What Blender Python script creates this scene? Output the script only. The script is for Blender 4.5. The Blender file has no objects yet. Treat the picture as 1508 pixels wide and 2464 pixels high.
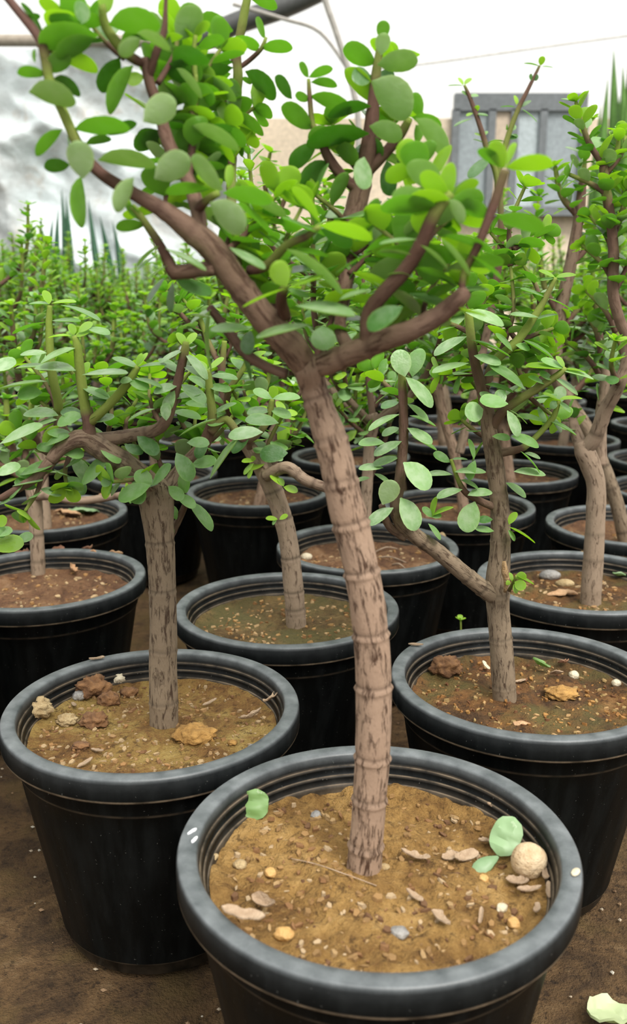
import bpy, bmesh, math, random
from mathutils import Vector, Matrix, noise
random.seed(7)
SC = bpy.context.scene
COL = SC.collection

# ------------------------------------------------------------------ camera, sky, light, exposure
F = 2200.0                      # focal length in pixels of the 1508 x 2464 frame
PITCH = math.radians(13.85)     # the camera looks down by this much
HP = 0.22                       # height of a pot rim
CAMZ = HP + 0.374
CAM = Vector((0, 0, CAMZ))
cd = bpy.data.cameras.new('camera')
cam = bpy.data.objects.new('camera', cd); COL.objects.link(cam)
cam.location = CAM
cam.rotation_euler = (math.pi / 2 - PITCH, 0, 0)
cd.sensor_fit = 'VERTICAL'; cd.sensor_height = 36; cd.lens = F / 2464 * 36
cd.clip_start = 0.02; cd.clip_end = 100
cd.dof.use_dof = True; cd.dof.focus_distance = 0.86
cd.dof.aperture_fstop = cd.lens / 1000 / 0.0042
SC.camera = cam

world = bpy.data.worlds.new('overcast_sky'); SC.world = world; world.use_nodes = True
wn = world.node_tree.nodes; wl = world.node_tree.links
bg = wn['Background']; bg.inputs['Strength'].default_value = 1.0
tcw = wn.new('ShaderNodeTexCoord'); sx = wn.new('ShaderNodeSeparateXYZ'); mr = wn.new('ShaderNodeMapRange')
mr.inputs['From Min'].default_value = 0; mr.inputs['From Max'].default_value = 1; mr.inputs['To Min'].default_value = .42; mr.inputs['To Max'].default_value = 1.5
wl.new(tcw.outputs['Generated'], sx.inputs[0]); wl.new(sx.outputs['Z'], mr.inputs['Value'])
cm = wn.new('ShaderNodeCombineXYZ'); 
for q in range(3): wl.new(mr.outputs[0], cm.inputs[q])
vm = wn.new('ShaderNodeVectorMath'); vm.operation = 'MULTIPLY'; vm.inputs[1].default_value = (1.0, 1.0, .97)   # an overcast sky: brightest overhead
wl.new(cm.outputs[0], vm.inputs[0]); wl.new(vm.outputs[0], bg.inputs['Color'])

sd = bpy.data.lights.new('sun', 'SUN'); sd.energy = 2.2; sd.angle = math.radians(26); sd.color = (1, .96, .9)
sun = bpy.data.objects.new('sun', sd); COL.objects.link(sun)
sun.rotation_euler = (math.radians(32), math.radians(20), 0)

SC.view_settings.view_transform = 'Standard'; SC.view_settings.look = 'None'
SC.view_settings.gamma = 1; SC.view_settings.use_curve_mapping = False
SC.view_settings.exposure = 0.85
SC.cycles.max_bounces = 8; SC.cycles.transparent_max_bounces = 6
SC.cycles.caustics_reflective = False; SC.cycles.caustics_refractive = False

CP, SP = math.cos(PITCH), math.sin(PITCH)
RIGHT = Vector((1, 0, 0)); UPV = Vector((0, SP, CP)); FWD = Vector((0, CP, -SP))
def P(x, y, d):
    """the point that lies at depth d along the view axis and at pixel x, y"""
    return CAM + (RIGHT * ((x - 754) / F) + UPV * ((1232 - y) / F) + FWD) * d
def on_z(x, y, z):
    v = RIGHT * ((x - 754) / F) + UPV * ((1232 - y) / F) + FWD
    return CAM + v * ((z - CAMZ) / v.z)
def on_y(x, y, Y):
    v = RIGHT * ((x - 754) / F) + UPV * ((1232 - y) / F) + FWD
    return CAM + v * (Y / v.y)

# ------------------------------------------------------------------ object helpers
def mesh_obj(name, verts, faces, mats, parent=None, loc=None, smooth=True, mi=None, uvs=None, attrs=None):
    me = bpy.data.meshes.new(name)
    me.from_pydata([tuple(v) for v in verts], [], faces)
    finish(me, mats, smooth, mi, uvs, attrs)
    return link(name, me, parent, loc)
def finish(me, mats, smooth=True, mi=None, uvs=None, attrs=None):
    for m in (mats if isinstance(mats, (list, tuple)) else [mats]): me.materials.append(m)
    if smooth: me.polygons.foreach_set('use_smooth', [True] * len(me.polygons))
    if mi: me.polygons.foreach_set('material_index', mi)
    if uvs:
        ul = me.uv_layers.new(name='UVMap')
        for lp in me.loops: ul.data[lp.index].uv = uvs[lp.vertex_index]
    for k, vals in (attrs or {}).items():
        if isinstance(vals[0], (int, float)):
            a = me.attributes.new(k, 'FLOAT', 'POINT'); a.data.foreach_set('value', vals)
        else:
            a = me.attributes.new(k, 'FLOAT_COLOR', 'POINT'); a.data.foreach_set('color', [c for v in vals for c in (*v, 1)])
    me.update()
def link(name, me, parent=None, loc=None):
    o = bpy.data.objects.new(name, me); COL.objects.link(o)
    if parent: o.parent = parent
    if loc is not None: o.location = loc
    return o
def thing(name, label, cat, loc, group=None, rz=0):
    o = bpy.data.objects.new(name, None); COL.objects.link(o)
    o.location = loc; o.rotation_euler.z = rz; o.empty_display_size = .05
    return tag(o, label, cat, group)
def tag(o, label, cat, group=None):
    o['label'] = label; o['category'] = cat
    if group: o['group'] = group
    return o
def struct(o, label=None):
    o['kind'] = 'structure'
    if label: o['label'] = label
    return o

# ------------------------------------------------------------------ material helpers
class NT:
    def __init__(s, name):
        s.m = bpy.data.materials.new(name); s.m.use_nodes = True
        s.t = s.m.node_tree; s.b = s.t.nodes['Principled BSDF']; s.out = s.t.nodes['Material Output']
    def n(s, typ, **kw):
        nd = s.t.nodes.new(typ)
        for k, v in kw.items():
            if k in nd.inputs: nd.inputs[k].default_value = v
            else: setattr(nd, k, v)
        return nd
    def l(s, a, b): s.t.links.new(a, b)
    def coord(s, scale=(1, 1, 1), kind='Object'):
        tc = s.n('ShaderNodeTexCoord'); mp = s.n('ShaderNodeMapping'); mp.inputs['Scale'].default_value = scale
        s.l(tc.outputs[kind], mp.inputs['Vector']); return mp.outputs[0]
    def noise(s, vec, scale, detail=4, rough=.6, dist=0):
        nd = s.n('ShaderNodeTexNoise', Scale=scale, Detail=detail, Roughness=rough, Distortion=dist)
        s.l(vec, nd.inputs['Vector']); return nd.outputs['Fac']
    def ramp(s, fac, stops):
        r = s.n('ShaderNodeValToRGB'); e = r.color_ramp.elements
        while len(e) < len(stops): e.new(.5)
        for i, (p, c) in enumerate(stops):
            e[i].position = p; e[i].color = (*c, 1) if len(c) == 3 else c
        s.l(fac, r.inputs[0]); return r.outputs[0]
    def mix(s, fac, a, b, mode='MIX'):
        m = s.n('ShaderNodeMix', data_type='RGBA', blend_type=mode)
        for sock, v in ((m.inputs[0], fac), (m.inputs[6], a), (m.inputs[7], b)):
            if hasattr(v, 'links'): s.l(v, sock)
            else: sock.default_value = v if not isinstance(v, tuple) else (*v, 1)[:4]
        return m.outputs[2]
    def math(s, op, a, b=0.0):
        m = s.n('ShaderNodeMath', operation=op)
        for sock, v in ((m.inputs[0], a), (m.inputs[1], b)):
            if hasattr(v, 'links'): s.l(v, sock)
            else: sock.default_value = v
        return m.outputs[0]
    def attr(s, name, col=False):
        a = s.n('ShaderNodeAttribute', attribute_name=name); return a.outputs['Color' if col else 'Fac']
    def bump(s, h, strength, dist):
        b = s.n('ShaderNodeBump', Strength=strength, Distance=dist); s.l(h, b.inputs['Height']); s.l(b.outputs[0], s.b.inputs['Normal']); return b.outputs[0]
    def base(s, c): s.l(c, s.b.inputs['Base Color'])
    def set(s, **kw):
        for k, v in kw.items(): s.b.inputs[k.replace('_', ' ')].default_value = v
        return s
def plain(name, col, rough=.6, spec=.4, metal=0):
    t = NT(name); v = t.coord(); n = t.noise(v, 40, 5)
    t.base(t.ramp(n, [(.3, tuple(c * .8 for c in col)), (.7, tuple(min(1, c * 1.15) for c in col))]))
    t.set(Roughness=rough, Metallic=metal); t.b.inputs['Specular IOR Level'].default_value = spec
    t.bump(n, .2, .002); return t.m

def leaf_mat(name, top, var, rough=.27, trans=.4, dust=.15, spec=.75):
    t = NT(name)
    oi = t.n('ShaderNodeObjectInfo').outputs['Random']
    rv = t.attr('leaf_random')
    rnd = t.math('FRACT', t.math('ADD', oi, rv))
    c = t.mix(rnd, tuple(x * (1 - var) for x in top), (min(1, top[0] * (1 + var * 1.5)), min(1, top[1] * (1 + var)), top[2] * (1 + var * .6)))
    v = t.coord(); n = t.noise(v, 9, 4)
    n0 = t.noise(v, 2.6, 3)
    c = t.mix(t.math('MULTIPLY', t.ramp(n0, [(.40, (.25, .25, .25)), (.66, (1, 1, 1))]), dust), c, (.46, .55, .38))
    c = t.mix(t.math('MULTIPLY', t.math('POWER', t.attr('margin'), 4.0), .45), c, (min(1, top[0] * 1.5 + .12), min(1, top[1] * 1.3 + .1), top[2] * 1.4))
    n2 = t.noise(v, 150, 2)
    c = t.mix(t.math('MULTIPLY', t.math('GREATER_THAN', n2, .68), .25), c, (.6, .66, .5))
    t.base(t.mix(1.0, c, (1.15, 1.15, 1.15), 'MULTIPLY')); t.set(Roughness=rough); t.b.inputs['Specular IOR Level'].default_value = spec
    t.bump(n, .12, .01)
    tr = t.n('ShaderNodeBsdfTranslucent'); t.l(t.mix(.35, (min(.9, top[0] * 1.3 + .22), min(.9, top[1] * .8 + .48), top[2] * .9 + .04), c), tr.inputs['Color'])
    mx = t.n('ShaderNodeMixShader'); mx.inputs[0].default_value = trans * 1.25
    t.l(t.b.outputs[0], mx.inputs[1]); t.l(tr.outputs[0], mx.inputs[2]); t.l(mx.outputs[0], t.out.inputs[0])
    return t.m
LM = {
    'y': [leaf_mat('leaf_young', (.30, .50, .05), .2, dust=.12, trans=.5), leaf_mat('leaf_young_under', (.32, .50, .07), .15, dust=.1, trans=.5)],
    'g': [leaf_mat('leaf_green', (.155, .335, .09), .28, dust=.36, trans=.42), leaf_mat('leaf_green_under', (.19, .38, .06), .2, dust=.15, trans=.5)],
    'd': [leaf_mat('leaf_dark', (.05, .165, .03), .25, dust=.2), leaf_mat('leaf_dark_under', (.08, .21, .035), .2, dust=.12, trans=.45)],
    'p': [leaf_mat('leaf_pale', (.17, .33, .12), .22, dust=.62, trans=.34), leaf_mat('leaf_pale_under', (.33, .46, .23), .14, dust=.5, trans=.42)],
}

def bark_mat(name, light, dark, crack, crackw=.42, young=(.10, .055, .038), green=(.17, .235, .035)):
    t = NT(name)
    cyl = t.n('ShaderNodeAttribute', attribute_name='cyl').outputs['Vector']   # (cos, sin) x radius and arc length, in metres
    def sc(x, z):
        m = t.n('ShaderNodeMapping'); m.inputs['Scale'].default_value = (x, x, z); t.l(cyl, m.inputs['Vector']); return m.outputs[0]
    big = t.noise(sc(60, 30), 1.0, 4)
    fine = t.noise(sc(700, 320), 1.0, 4, .65)
    n = t.n('ShaderNodeTexNoise', Scale=1.0, Detail=6, Roughness=.68, Distortion=.5); t.l(sc(270, 62), n.inputs['Vector'])
    cr = t.ramp(n.outputs['Fac'], [(crackw - .09, (0, 0, 0)), (crackw + .03, (1, 1, 1))])
    old = t.mix(big, dark, light)
    old = t.mix(t.math('MULTIPLY', fine, .4), old, tuple(min(1, c * 1.5) for c in light))
    old = t.mix(cr, crack, old)
    ring = t.attr('ring'); old = t.mix(t.math('MULTIPLY', ring, .8), old, tuple(c * .5 for c in dark))
    age = t.attr('age')
    yng = t.mix(big, tuple(c * .7 for c in young), tuple(c * 1.5 for c in young))
    r1 = t.ramp(age, [(.5, (0, 0, 0)), (.92, (1, 1, 1))])
    c = t.mix(r1, yng, old)
    r2 = t.ramp(age, [(.08, (0, 0, 0)), (.3, (1, 1, 1))])
    c = t.mix(r2, t.mix(big, tuple(x * .8 for x in green), tuple(x * 1.25 for x in green)), c)
    t.base(c); t.set(Roughness=.75); t.b.inputs['Specular IOR Level'].default_value = .25
    h = t.math('ADD', t.math('MULTIPLY', t.math('MULTIPLY', cr, age), .8), t.math('MULTIPLY', fine, .35))
    t.bump(h, .55, .0025)
    return t.m
BARK_PINK = bark_mat('bark_pinkish', (.33, .230, .162), (.18, .112, .074), (.06, .030, .017), .45, young=(.085, .042, .03))
BARK_GREY = bark_mat('bark_grey_brown', (.225, .170, .115), (.125, .090, .058), (.060, .036, .022), .45)
BARK_TAN = bark_mat('bark_grey_tan', (.285, .212, .152), (.15, .108, .07), (.080, .048, .030), .42)

def pot_mat():
    t = NT('black_pot_plastic')
    v = t.coord()
    streak = t.noise(t.coord((60, 60, 5)), 1, 4); fine = t.noise(v, 420, 2); blot = t.noise(v, 30, 5)
    c = t.mix(t.ramp(streak, [(.45, (0, 0, 0)), (.8, (.5, .5, .5))]), (.0020, .0026, .0027), (.014, .016, .016))
    c = t.mix(t.math('MULTIPLY', t.math('GREATER_THAN', fine, .73), .35), c, (.20, .20, .18))
    c = t.mix(t.attr('lip'), c, t.mix(t.ramp(t.noise(v, 55, 5), [(.3, (0, 0, 0)), (.7, (1, 1, 1))]), (.050, .058, .062), (.135, .148, .154)))  # lip top painted greyer: sky reflection and dust put into the colour
    d = t.math('MULTIPLY', t.attr('dirt'), t.ramp(t.noise(v, 45, 5), [(.35, (.15, .15, .15)), (.62, (1, 1, 1))]))
    c = t.mix(d, c, t.mix(blot, (.11, .08, .05), (.26, .20, .14)))
    t.base(c)
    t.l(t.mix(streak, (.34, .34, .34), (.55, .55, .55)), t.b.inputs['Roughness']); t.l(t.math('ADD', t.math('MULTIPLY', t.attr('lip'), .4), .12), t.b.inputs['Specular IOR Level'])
    t.bump(t.math('ADD', blot, t.math('MULTIPLY', fine, .4)), .12, .002)
    return t.m
POT = pot_mat()

def soil_mat(name, cols, moss=None, mossw=.5):
    t = NT(name); v = t.coord()
    n1 = t.noise(v, 19, 7, .72, .8); n2 = t.noise(v, 120, 5, .75); n3 = t.noise(v, 420, 3)
    c = t.ramp(n1, [(.33, cols[0]), (.45, cols[1]), (.56, cols[2]), (.70, cols[3])])
    c = t.mix(t.ramp(n2, [(.36, (.8, .8, .8)), (.46, (0, 0, 0))]), c, tuple(x * .5 for x in cols[0]))
    c = t.mix(t.math('MULTIPLY', t.ramp(n2, [(.58, (0, 0, 0)), (.7, (1, 1, 1))]), .5), c, cols[3])
    c = t.mix(t.math('MULTIPLY', t.math('GREATER_THAN', n3, .70), .35), c, tuple(min(1, x * 1.4) for x in cols[2]))
    if moss:
        n4 = t.noise(v, 12, 4); c = t.mix(t.math('MULTIPLY', t.ramp(n4, [(mossw - .06, (0, 0, 0)), (mossw + .1, (1, 1, 1))]), .75), c, moss)
    t.base(c); t.set(Roughness=.85); t.b.inputs['Specular IOR Level'].default_value = .25
    t.bump(t.math('ADD', n2, t.math('MULTIPLY', n3, .6)), 1.0, .006)
    return t.m
SOIL_A = soil_mat('soil_tan_damp', [(.115, .056, .016), (.205, .112, .032), (.30, .175, .054), (.38, .24, .09)])
SOIL_B = soil_mat('soil_sandy', [(.10, .045, .015), (.19, .10, .03), (.28, .18, .052), (.36, .26, .09)])
SOIL_C = soil_mat('soil_dark_mossy', [(0.046, 0.023, 0.011), (0.091, 0.046, 0.018), (0.158, 0.071, 0.022), (0.232, 0.124, 0.045)], (0.108, 0.100, 0.032), .55)
SOIL_D = soil_mat('soil_olive', [(0.066, 0.037, 0.013), (0.116, 0.071, 0.027), (0.166, 0.108, 0.041), (0.224, 0.149, 0.063)], (0.083, 0.079, 0.027), .5)
SOIL_N = soil_mat('soil_reddish', [(0.071, 0.033, 0.018), (0.133, 0.065, 0.032), (0.199, 0.104, 0.050), (0.282, 0.174, 0.099)])

def col_mat(name, attr='tint', rough=.8, bscale=200, bs=.5, mul=1.0):
    t = NT(name); v = t.coord(); n = t.noise(v, bscale, 4)
    c = t.attr(attr, True)
    c = t.mix(n, t.mix(.35, c, (.05, .03, .015)), c)
    t.base(c); t.set(Roughness=rough); t.b.inputs['Specular IOR Level'].default_value = .25; t.bump(n, bs, .003)
    return t.m
CHIP = col_mat('wood_chip')
def stone_mat(name, a, b, scale=60, rough=.7):
    t = NT(name); v = t.coord(); n = t.noise(v, scale, 6, .7); n2 = t.noise(v, scale * 4, 3)
    t.base(t.mix(t.math('MULTIPLY', n2, .3), t.ramp(n, [(.35, a), (.65, b)]), tuple(x * .4 for x in a)))
    t.set(Roughness=rough); t.bump(t.math('ADD', n, n2), .6, .003); return t.m

# ------------------------------------------------------------------ pot
PR = .135
def lathe(prof, seg, flute=0, fn=24):
    V, Fc, at = [], [], {'dirt': [], 'lip': []}
    for (r, z, d, lp) in prof:
        for k in range(seg):
            a = 2 * math.pi * k / seg
            rr = r * (1 + flute * (1 if .02 < z < HP - .05 and r > .09 else 0) * math.cos(a * fn))
            V.append((rr * math.cos(a), rr * math.sin(a), z)); at['dirt'].append(float(d)); at['lip'].append(float(lp))
    for i in range(len(prof) - 1):
        for k in range(seg):
            k2 = (k + 1) % seg
            Fc.append((i * seg + k, i * seg + k2, (i + 1) * seg + k2, (i + 1) * seg + k))
    return V, Fc, at
H = HP
BODY = [(.001, .001, 0, 0), (.086, .001, 0, 0), (.0885, .003, .3, 0), (.090, .015, .2, 0), (.0935, .0165, .6, 0), (.0938, .018, 0, 0)] + \
       [(.094 + .0275 * i / 10, .022 + (H - .064) * i / 10, 0, 0) for i in range(11)] + \
       [(.1228, H - .040, .3, 0), (.1233, H - .038, 0, 0), (.1243, H - .022, 0, 0), (.1243, H - .019, 0, 0)]
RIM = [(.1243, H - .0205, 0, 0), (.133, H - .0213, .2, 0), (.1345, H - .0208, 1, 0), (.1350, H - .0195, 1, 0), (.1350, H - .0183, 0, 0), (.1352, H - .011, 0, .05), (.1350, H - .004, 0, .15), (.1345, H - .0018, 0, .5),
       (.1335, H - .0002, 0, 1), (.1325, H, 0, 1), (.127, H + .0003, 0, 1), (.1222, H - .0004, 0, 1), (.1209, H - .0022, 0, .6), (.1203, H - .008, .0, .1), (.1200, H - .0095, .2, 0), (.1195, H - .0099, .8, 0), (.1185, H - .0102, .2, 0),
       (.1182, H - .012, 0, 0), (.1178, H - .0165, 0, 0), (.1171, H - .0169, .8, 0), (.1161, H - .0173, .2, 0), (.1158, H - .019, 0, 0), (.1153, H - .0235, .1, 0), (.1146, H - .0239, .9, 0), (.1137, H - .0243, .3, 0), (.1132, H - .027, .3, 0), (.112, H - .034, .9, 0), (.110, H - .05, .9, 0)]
def pot_meshes(seg):
    out = []
    for nm, pr, fl in (('pot', BODY, .0035), ('rim', RIM, 0)):
        V, Fc, at = lathe(pr, seg, fl)
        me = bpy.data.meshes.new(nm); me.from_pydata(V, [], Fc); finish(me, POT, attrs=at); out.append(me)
    return out
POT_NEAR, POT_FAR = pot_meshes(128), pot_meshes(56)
SOILZ = HP - .031
def soil_mesh(name, mat, rings, seg, amp, seed, mound=.004):
    V, Fc = [], []
    def h(x, y):
        p = Vector((x + seed * 3.1, y - seed * 1.7, seed))
        r = math.hypot(x, y)
        z = noise.fractal(p * 22, 1, 2.2, 3) * amp + noise.fractal(p * 90, 1, 2, 3) * amp * .45
        return z + mound * (1 - (r / .11) ** 2) + (.006 * max(0, (r - .095) / .018))
    V.append((0, 0, h(0, 0)))
    for i in range(1, rings + 1):
        r = .1135 * i / rings
        for k in range(seg):
            a = 2 * math.pi * k / seg; x, y = r * math.cos(a), r * math.sin(a); V.append((x, y, h(x, y)))
    for k in range(seg): Fc.append((0, 1 + k, 1 + (k + 1) % seg))
    for i in range(rings - 1):
        for k in range(seg):
            a = 1 + i * seg + k; b = 1 + i * seg + (k + 1) % seg; Fc.append((a, a + seg, b + seg, b))
    me = bpy.data.meshes.new(name); me.from_pydata(V, [], Fc); finish(me, mat); me['h'] = 0
    return me, h
def add_pot(root, near, soil_me, s=1.0):
    a, b = POT_NEAR if near else POT_FAR
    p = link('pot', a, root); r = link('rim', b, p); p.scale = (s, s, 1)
    so = link('soil', soil_me, root, (0, 0, SOILZ)); so.scale = (s, s, 1)
    return p, r, so

# ------------------------------------------------------------------ stems
def catmull(pts, step):
    """pts: list of (Vector, radius, age); returns evenly spaced samples"""
    out = []
    n = len(pts)
    for i in range(n - 1):
        p0, p1, p2, p3 = pts[max(i - 1, 0)], pts[i], pts[i + 1], pts[min(i + 2, n - 1)]
        m = max(2, int((p2[0] - p1[0]).length / step))
        for k in range(m):
            t = k / m
            q = .5 * (2 * p1[0] + (p2[0] - p0[0]) * t + (2 * p0[0] - 5 * p1[0] + 4 * p2[0] - p3[0]) * t * t + (3 * p1[0] - p0[0] - 3 * p2[0] + p3[0]) * t ** 3)
            out.append((q, p1[1] + (p2[1] - p1[1]) * t, p1[2] + (p2[2] - p1[2]) * t))
    out.append(pts[-1]); return out
def tube(samples, seg, origin, rings=(), lump=.0, seed=0, ringh=.06, cap=True):
    """one closed tube along the samples; rings: arc lengths of the leaf-scar rings"""
    V, Fc, uv, age, ringa, cyl = [], [], [], [], [], []
    s = 0; up = None; n = len(samples)
    for i, (p, r, a) in enumerate(samples):
        t = (samples[min(i + 1, n - 1)][0] - samples[max(i - 1, 0)][0]).normalized()
        if up is None: up = (Vector((0, 1, 0)) if abs(t.y) < .9 else Vector((1, 0, 0)))
        up = (up - t * up.dot(t)).normalized(); sd = t.cross(up)
        if i: s += (p - samples[i - 1][0]).length
        ra = 0
        bumpv = 0
        for q in rings:
            bumpv += ringh * math.exp(-((s - q) / .0016) ** 2) - ringh * .6 * math.exp(-((s - q - .0030) / .0012) ** 2)
            ra = max(ra, math.exp(-((s - q - .0030) / .0011) ** 2))
        for k in range(seg):
            an = 2 * math.pi * k / seg
            d = up * math.cos(an) + sd * math.sin(an)
            rr = r * (1 + bumpv)
            if lump: rr *= 1 + lump * noise.fractal(Vector((d.x * 2 + seed, d.y * 2, s * 30 + d.z)), 1, 2, 3)
            V.append(p + d * rr - origin); uv.append((k / seg if k <= seg / 2 else 1 - k / seg, s)); age.append(float(a)); ringa.append(ra); cyl.append((math.cos(an) * r + seed * .37, math.sin(an) * r, s))
    for i in range(n - 1):
        for k in range(seg):
            k2 = (k + 1) % seg
            Fc.append((i * seg + k, i * seg + k2, (i + 1) * seg + k2, (i + 1) * seg + k))
    if cap:
        for base, idx, rev in ((0, 0, True), ((n - 1) * seg, n - 1, False)):
            c = len(V); V.append(samples[idx][0] - origin); uv.append((0, s if idx else 0)); age.append(age[base]); ringa.append(0.0); cyl.append(cyl[base])
            for k in range(seg):
                k2 = (k + 1) % seg
                Fc.append((c, base + k2, base + k) if rev else (c, base + k, base + k2))
    return V, Fc, uv, {'age': age, 'ring': ringa, 'cyl': cyl}
def stem_obj(name, samples, seg, root, mat, **kw):
    V, Fc, uv, at = tube(samples, seg, root.location, **kw)
    return mesh_obj(name, V, Fc, mat, root, uvs=uv, attrs=at)

# ------------------------------------------------------------------ leaves
T8 = [(0, .07), (.05, .18), (.15, .50), (.30, .82), (.47, .97), (.65, 1.0), (.81, .87), (.92, .60), (.98, .30), (1, .06)]
T4 = [(0, .06), (.25, .6), (.6, 1.0), (.9, .7), (1, .1)]
SHAPES = [(.76, .08, .04, .0), (.80, -.06, .06, .06), (.72, .20, .03, -.03), (.84, .04, .07, .08), (.76, .13, .05, .04)]
def leaf_margin(nv):
    return [1.0 if k % 3 == 0 or k >= nv - 6 else 0.0 for k in range(nv)]
def leaf_geo(prof, shape, thick=.019):
    asp, bend, cup, twist = shape
    V, Fc, mi = [], [], []
    for (t, w) in prof:
        hw = w * asp / 2; z = -bend * t * t; th = thick * min(1, w * 1.6)
        y0 = twist * t * t
        for (yy, zz) in ((-1, cup * w), (-.55, cup * .3 * w + th), (.55, cup * .3 * w + th), (1, cup * w), (.55, cup * .3 * w - th), (-.55, cup * .3 * w - th)):
            V.append((t, yy * hw + y0, z + zz))
    for i in range(len(prof) - 1):
        a = i * 6; b = a + 6
        for k in range(6):
            k2 = (k + 1) % 6; Fc.append((a + k2, a + k, b + k, b + k2)); mi.append(0 if k < 3 else 1)
    return V, Fc, mi
def crisp(me):
    """the leaf's margin stays a crisp edge between its upper and lower side"""
    me.attributes.new('sharp_edge', 'BOOLEAN', 'EDGE')
    at = me.attributes['sharp_edge'].data
    for e in me.edges:
        a, b = e.vertices
        at[e.index].value = a % 3 == 0 and b % 3 == 0 and a % 6 == b % 6
LEAF = {}
for tone, mats in LM.items():
    for k, sh in enumerate(SHAPES):
        V, Fc, mi = leaf_geo(T8, sh)
        me = bpy.data.meshes.new('leaf'); me.from_pydata(V, [], Fc); finish(me, mats, mi=mi, attrs={'margin': leaf_margin(len(V))}); crisp(me); LEAF[tone, k] = me
def frame(base, axis, normal, L, W=None):
    x = axis.normalized(); z = (normal - x * normal.dot(x))
    if z.length < 1e-4: z = x.orthogonal()
    z.normalize(); y = z.cross(x)
    sw = L if W is None else W
    M = Matrix((x * L, y * sw, z * L)).transposed().to_4x4(); M.translation = base
    return M
def put_leaf(root, M, tone, k=None):
    o = bpy.data.objects.new('leaf', LEAF[tone, random.randrange(len(SHAPES)) if k is None else k])
    COL.objects.link(o); o.parent = root
    L = M.copy(); L.translation = M.translation - root.location; o.matrix_basis = L
    return o
def dep(x, y, Y):
    """depth along the view axis of the point at pixel x, y that stands Y metres in front of the camera"""
    return Y / (CP + (1232 - y) / F * SP)
def hand_leaf(root, bx, by, tx, ty, w, Y, tone, under=None):
    """a leaf from base pixel to tip pixel, w pixels wide, Y metres out: turned in space so that it has a leaf's true proportions"""
    d = dep(bx, by, Y); s = d / F; B = P(bx, by, d)
    ch = (RIGHT * (tx - bx) - UPV * (ty - by)); l = ch.length; u = ch / l
    perp = u.cross(FWD).normalized()
    lp, W = l * s, w * s * (.9 if Y < .7 else 1.08)
    kk = random.choice((0, 0, 1, 3, 4) if w > .45 * l else (0, 4, 2)); asp = SHAPES[kk][0]
    if lp < W / asp:
        L = min(W / asp, lp * 1.6); dz = math.sqrt(max(0, L * L - lp * lp))
        ax = u * lp - FWD * dz; wd = perp; vis = W / L / asp
    else:
        L = lp; ax = u * lp; cr = max(.05, min(1, (W - ((.05 + .65 * abs(SHAPES[kk][1])) * L + 5 * s) * (1 if Y < .7 else .35)) / (asp * L))); sr = math.sqrt(1 - cr * cr)
        w1, w2 = perp * cr + FWD * sr, perp * cr - FWD * sr
        def nn(wd):
            n = ax.cross(wd).normalized()
            return n if n.dot(FWD) < 0 else -n
        if under is None: under = by < 560
        a, b = nn(w1).z, nn(w2).z
        wd = (w1 if (a > b) != under else w2); vis = 1
    n = ax.cross(wd).normalized()
    if n.z < 0: n = -n
    return put_leaf(root, frame(B, ax, n, L * 1.02, L * vis), tone, kk)
def leafy(root, samples, size, gap, start=0.0, end=1.0, tones='ggppgdy', tip='yyg', collect=None, spread=35, rng=random, tipscale=.6, prob=1.0):
    """pairs of leaves up a stem, each pair turned a quarter against the last, and a rosette at the tip"""
    tot = 0; acc = []
    for i in range(len(samples)):
        if i: tot += (samples[i][0] - samples[i - 1][0]).length
        acc.append(tot)
    out = []; s = start * tot; ph = rng.uniform(0, 3.14); k = 0; i = 0
    up = Vector((0, 0, 1))
    while s < end * tot - gap * .4:
        while i < len(acc) - 2 and acc[i + 1] < s: i += 1
        p, r, a = samples[i]; t = (samples[i + 1][0] - p).normalized()
        side = t.orthogonal().normalized(); sd2 = t.cross(side)
        young = s / tot
        for h in (0, 1):
            if rng.random() > prob: continue
            an = ph + k * 1.57 + h * math.pi + rng.uniform(-.35, .35)
            d = side * math.cos(an) + sd2 * math.sin(an)
            e = math.radians(spread + rng.uniform(-22, 18))
            ax = d * math.cos(e) + t * math.sin(e)
            nrm = t * .45 + up * 1.25 + Vector((rng.uniform(-.4, .4), rng.uniform(-.4, .4), 0))
            L = size * rng.uniform(.75, 1.15) * (1 - .25 * young)
            tone = rng.choice(tip) if young > .8 else rng.choice(tones)
            out.append((frame(p + d * r * .8, ax, nrm, L, L * rng.uniform(.85, 1.1)), tone))
        s += gap * rng.uniform(.8, 1.2) * (1 - .35 * young); k += 1
    p, r, a = samples[-1]; t = (samples[-1][0] - samples[-2][0]).normalized(); side = t.orthogonal().normalized(); sd2 = t.cross(side)
    for q in range(6 if tip else 0):
        an = ph + q * 1.57 + (0.6 if q > 3 else 0); e = math.radians(25 if q < 4 else 62) + rng.uniform(-.2, .2)
        d = side * math.cos(an) + sd2 * math.sin(an)
        L = size * tipscale * (1 if q < 4 else .6) * rng.uniform(.85, 1.2)
        out.append((frame(p, d * math.cos(e) + t * math.sin(e), t + d * -.1, L, L), rng.choice(tip)))
    if collect is not None: collect += out
    else:
        for M, tone in out: put_leaf(root, M, tone)['fill'] = 1
    return out
def px_stem(pts, step=.004):
    """pts: (x, y, Y, radius in pixels, age)"""
    return catmull([(on_y(x, y, Y), r * dep(x, y, Y) / F, a) for (x, y, Y, r, a) in pts], step)
def to_px(p):
    q = p - CAM; z = q.dot(FWD); return 754 + F * q.x / z, 1232 - F * q.dot(UPV) / z
def rings_at(samples, ys):
    s = 0; tab = []
    for i, q in enumerate(samples):
        if i: s += (q[0] - samples[i - 1][0]).length
        tab.append((to_px(q[0])[1], s))
    return [min(tab, key=lambda t: abs(t[0] - y))[1] for y in ys]
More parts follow.
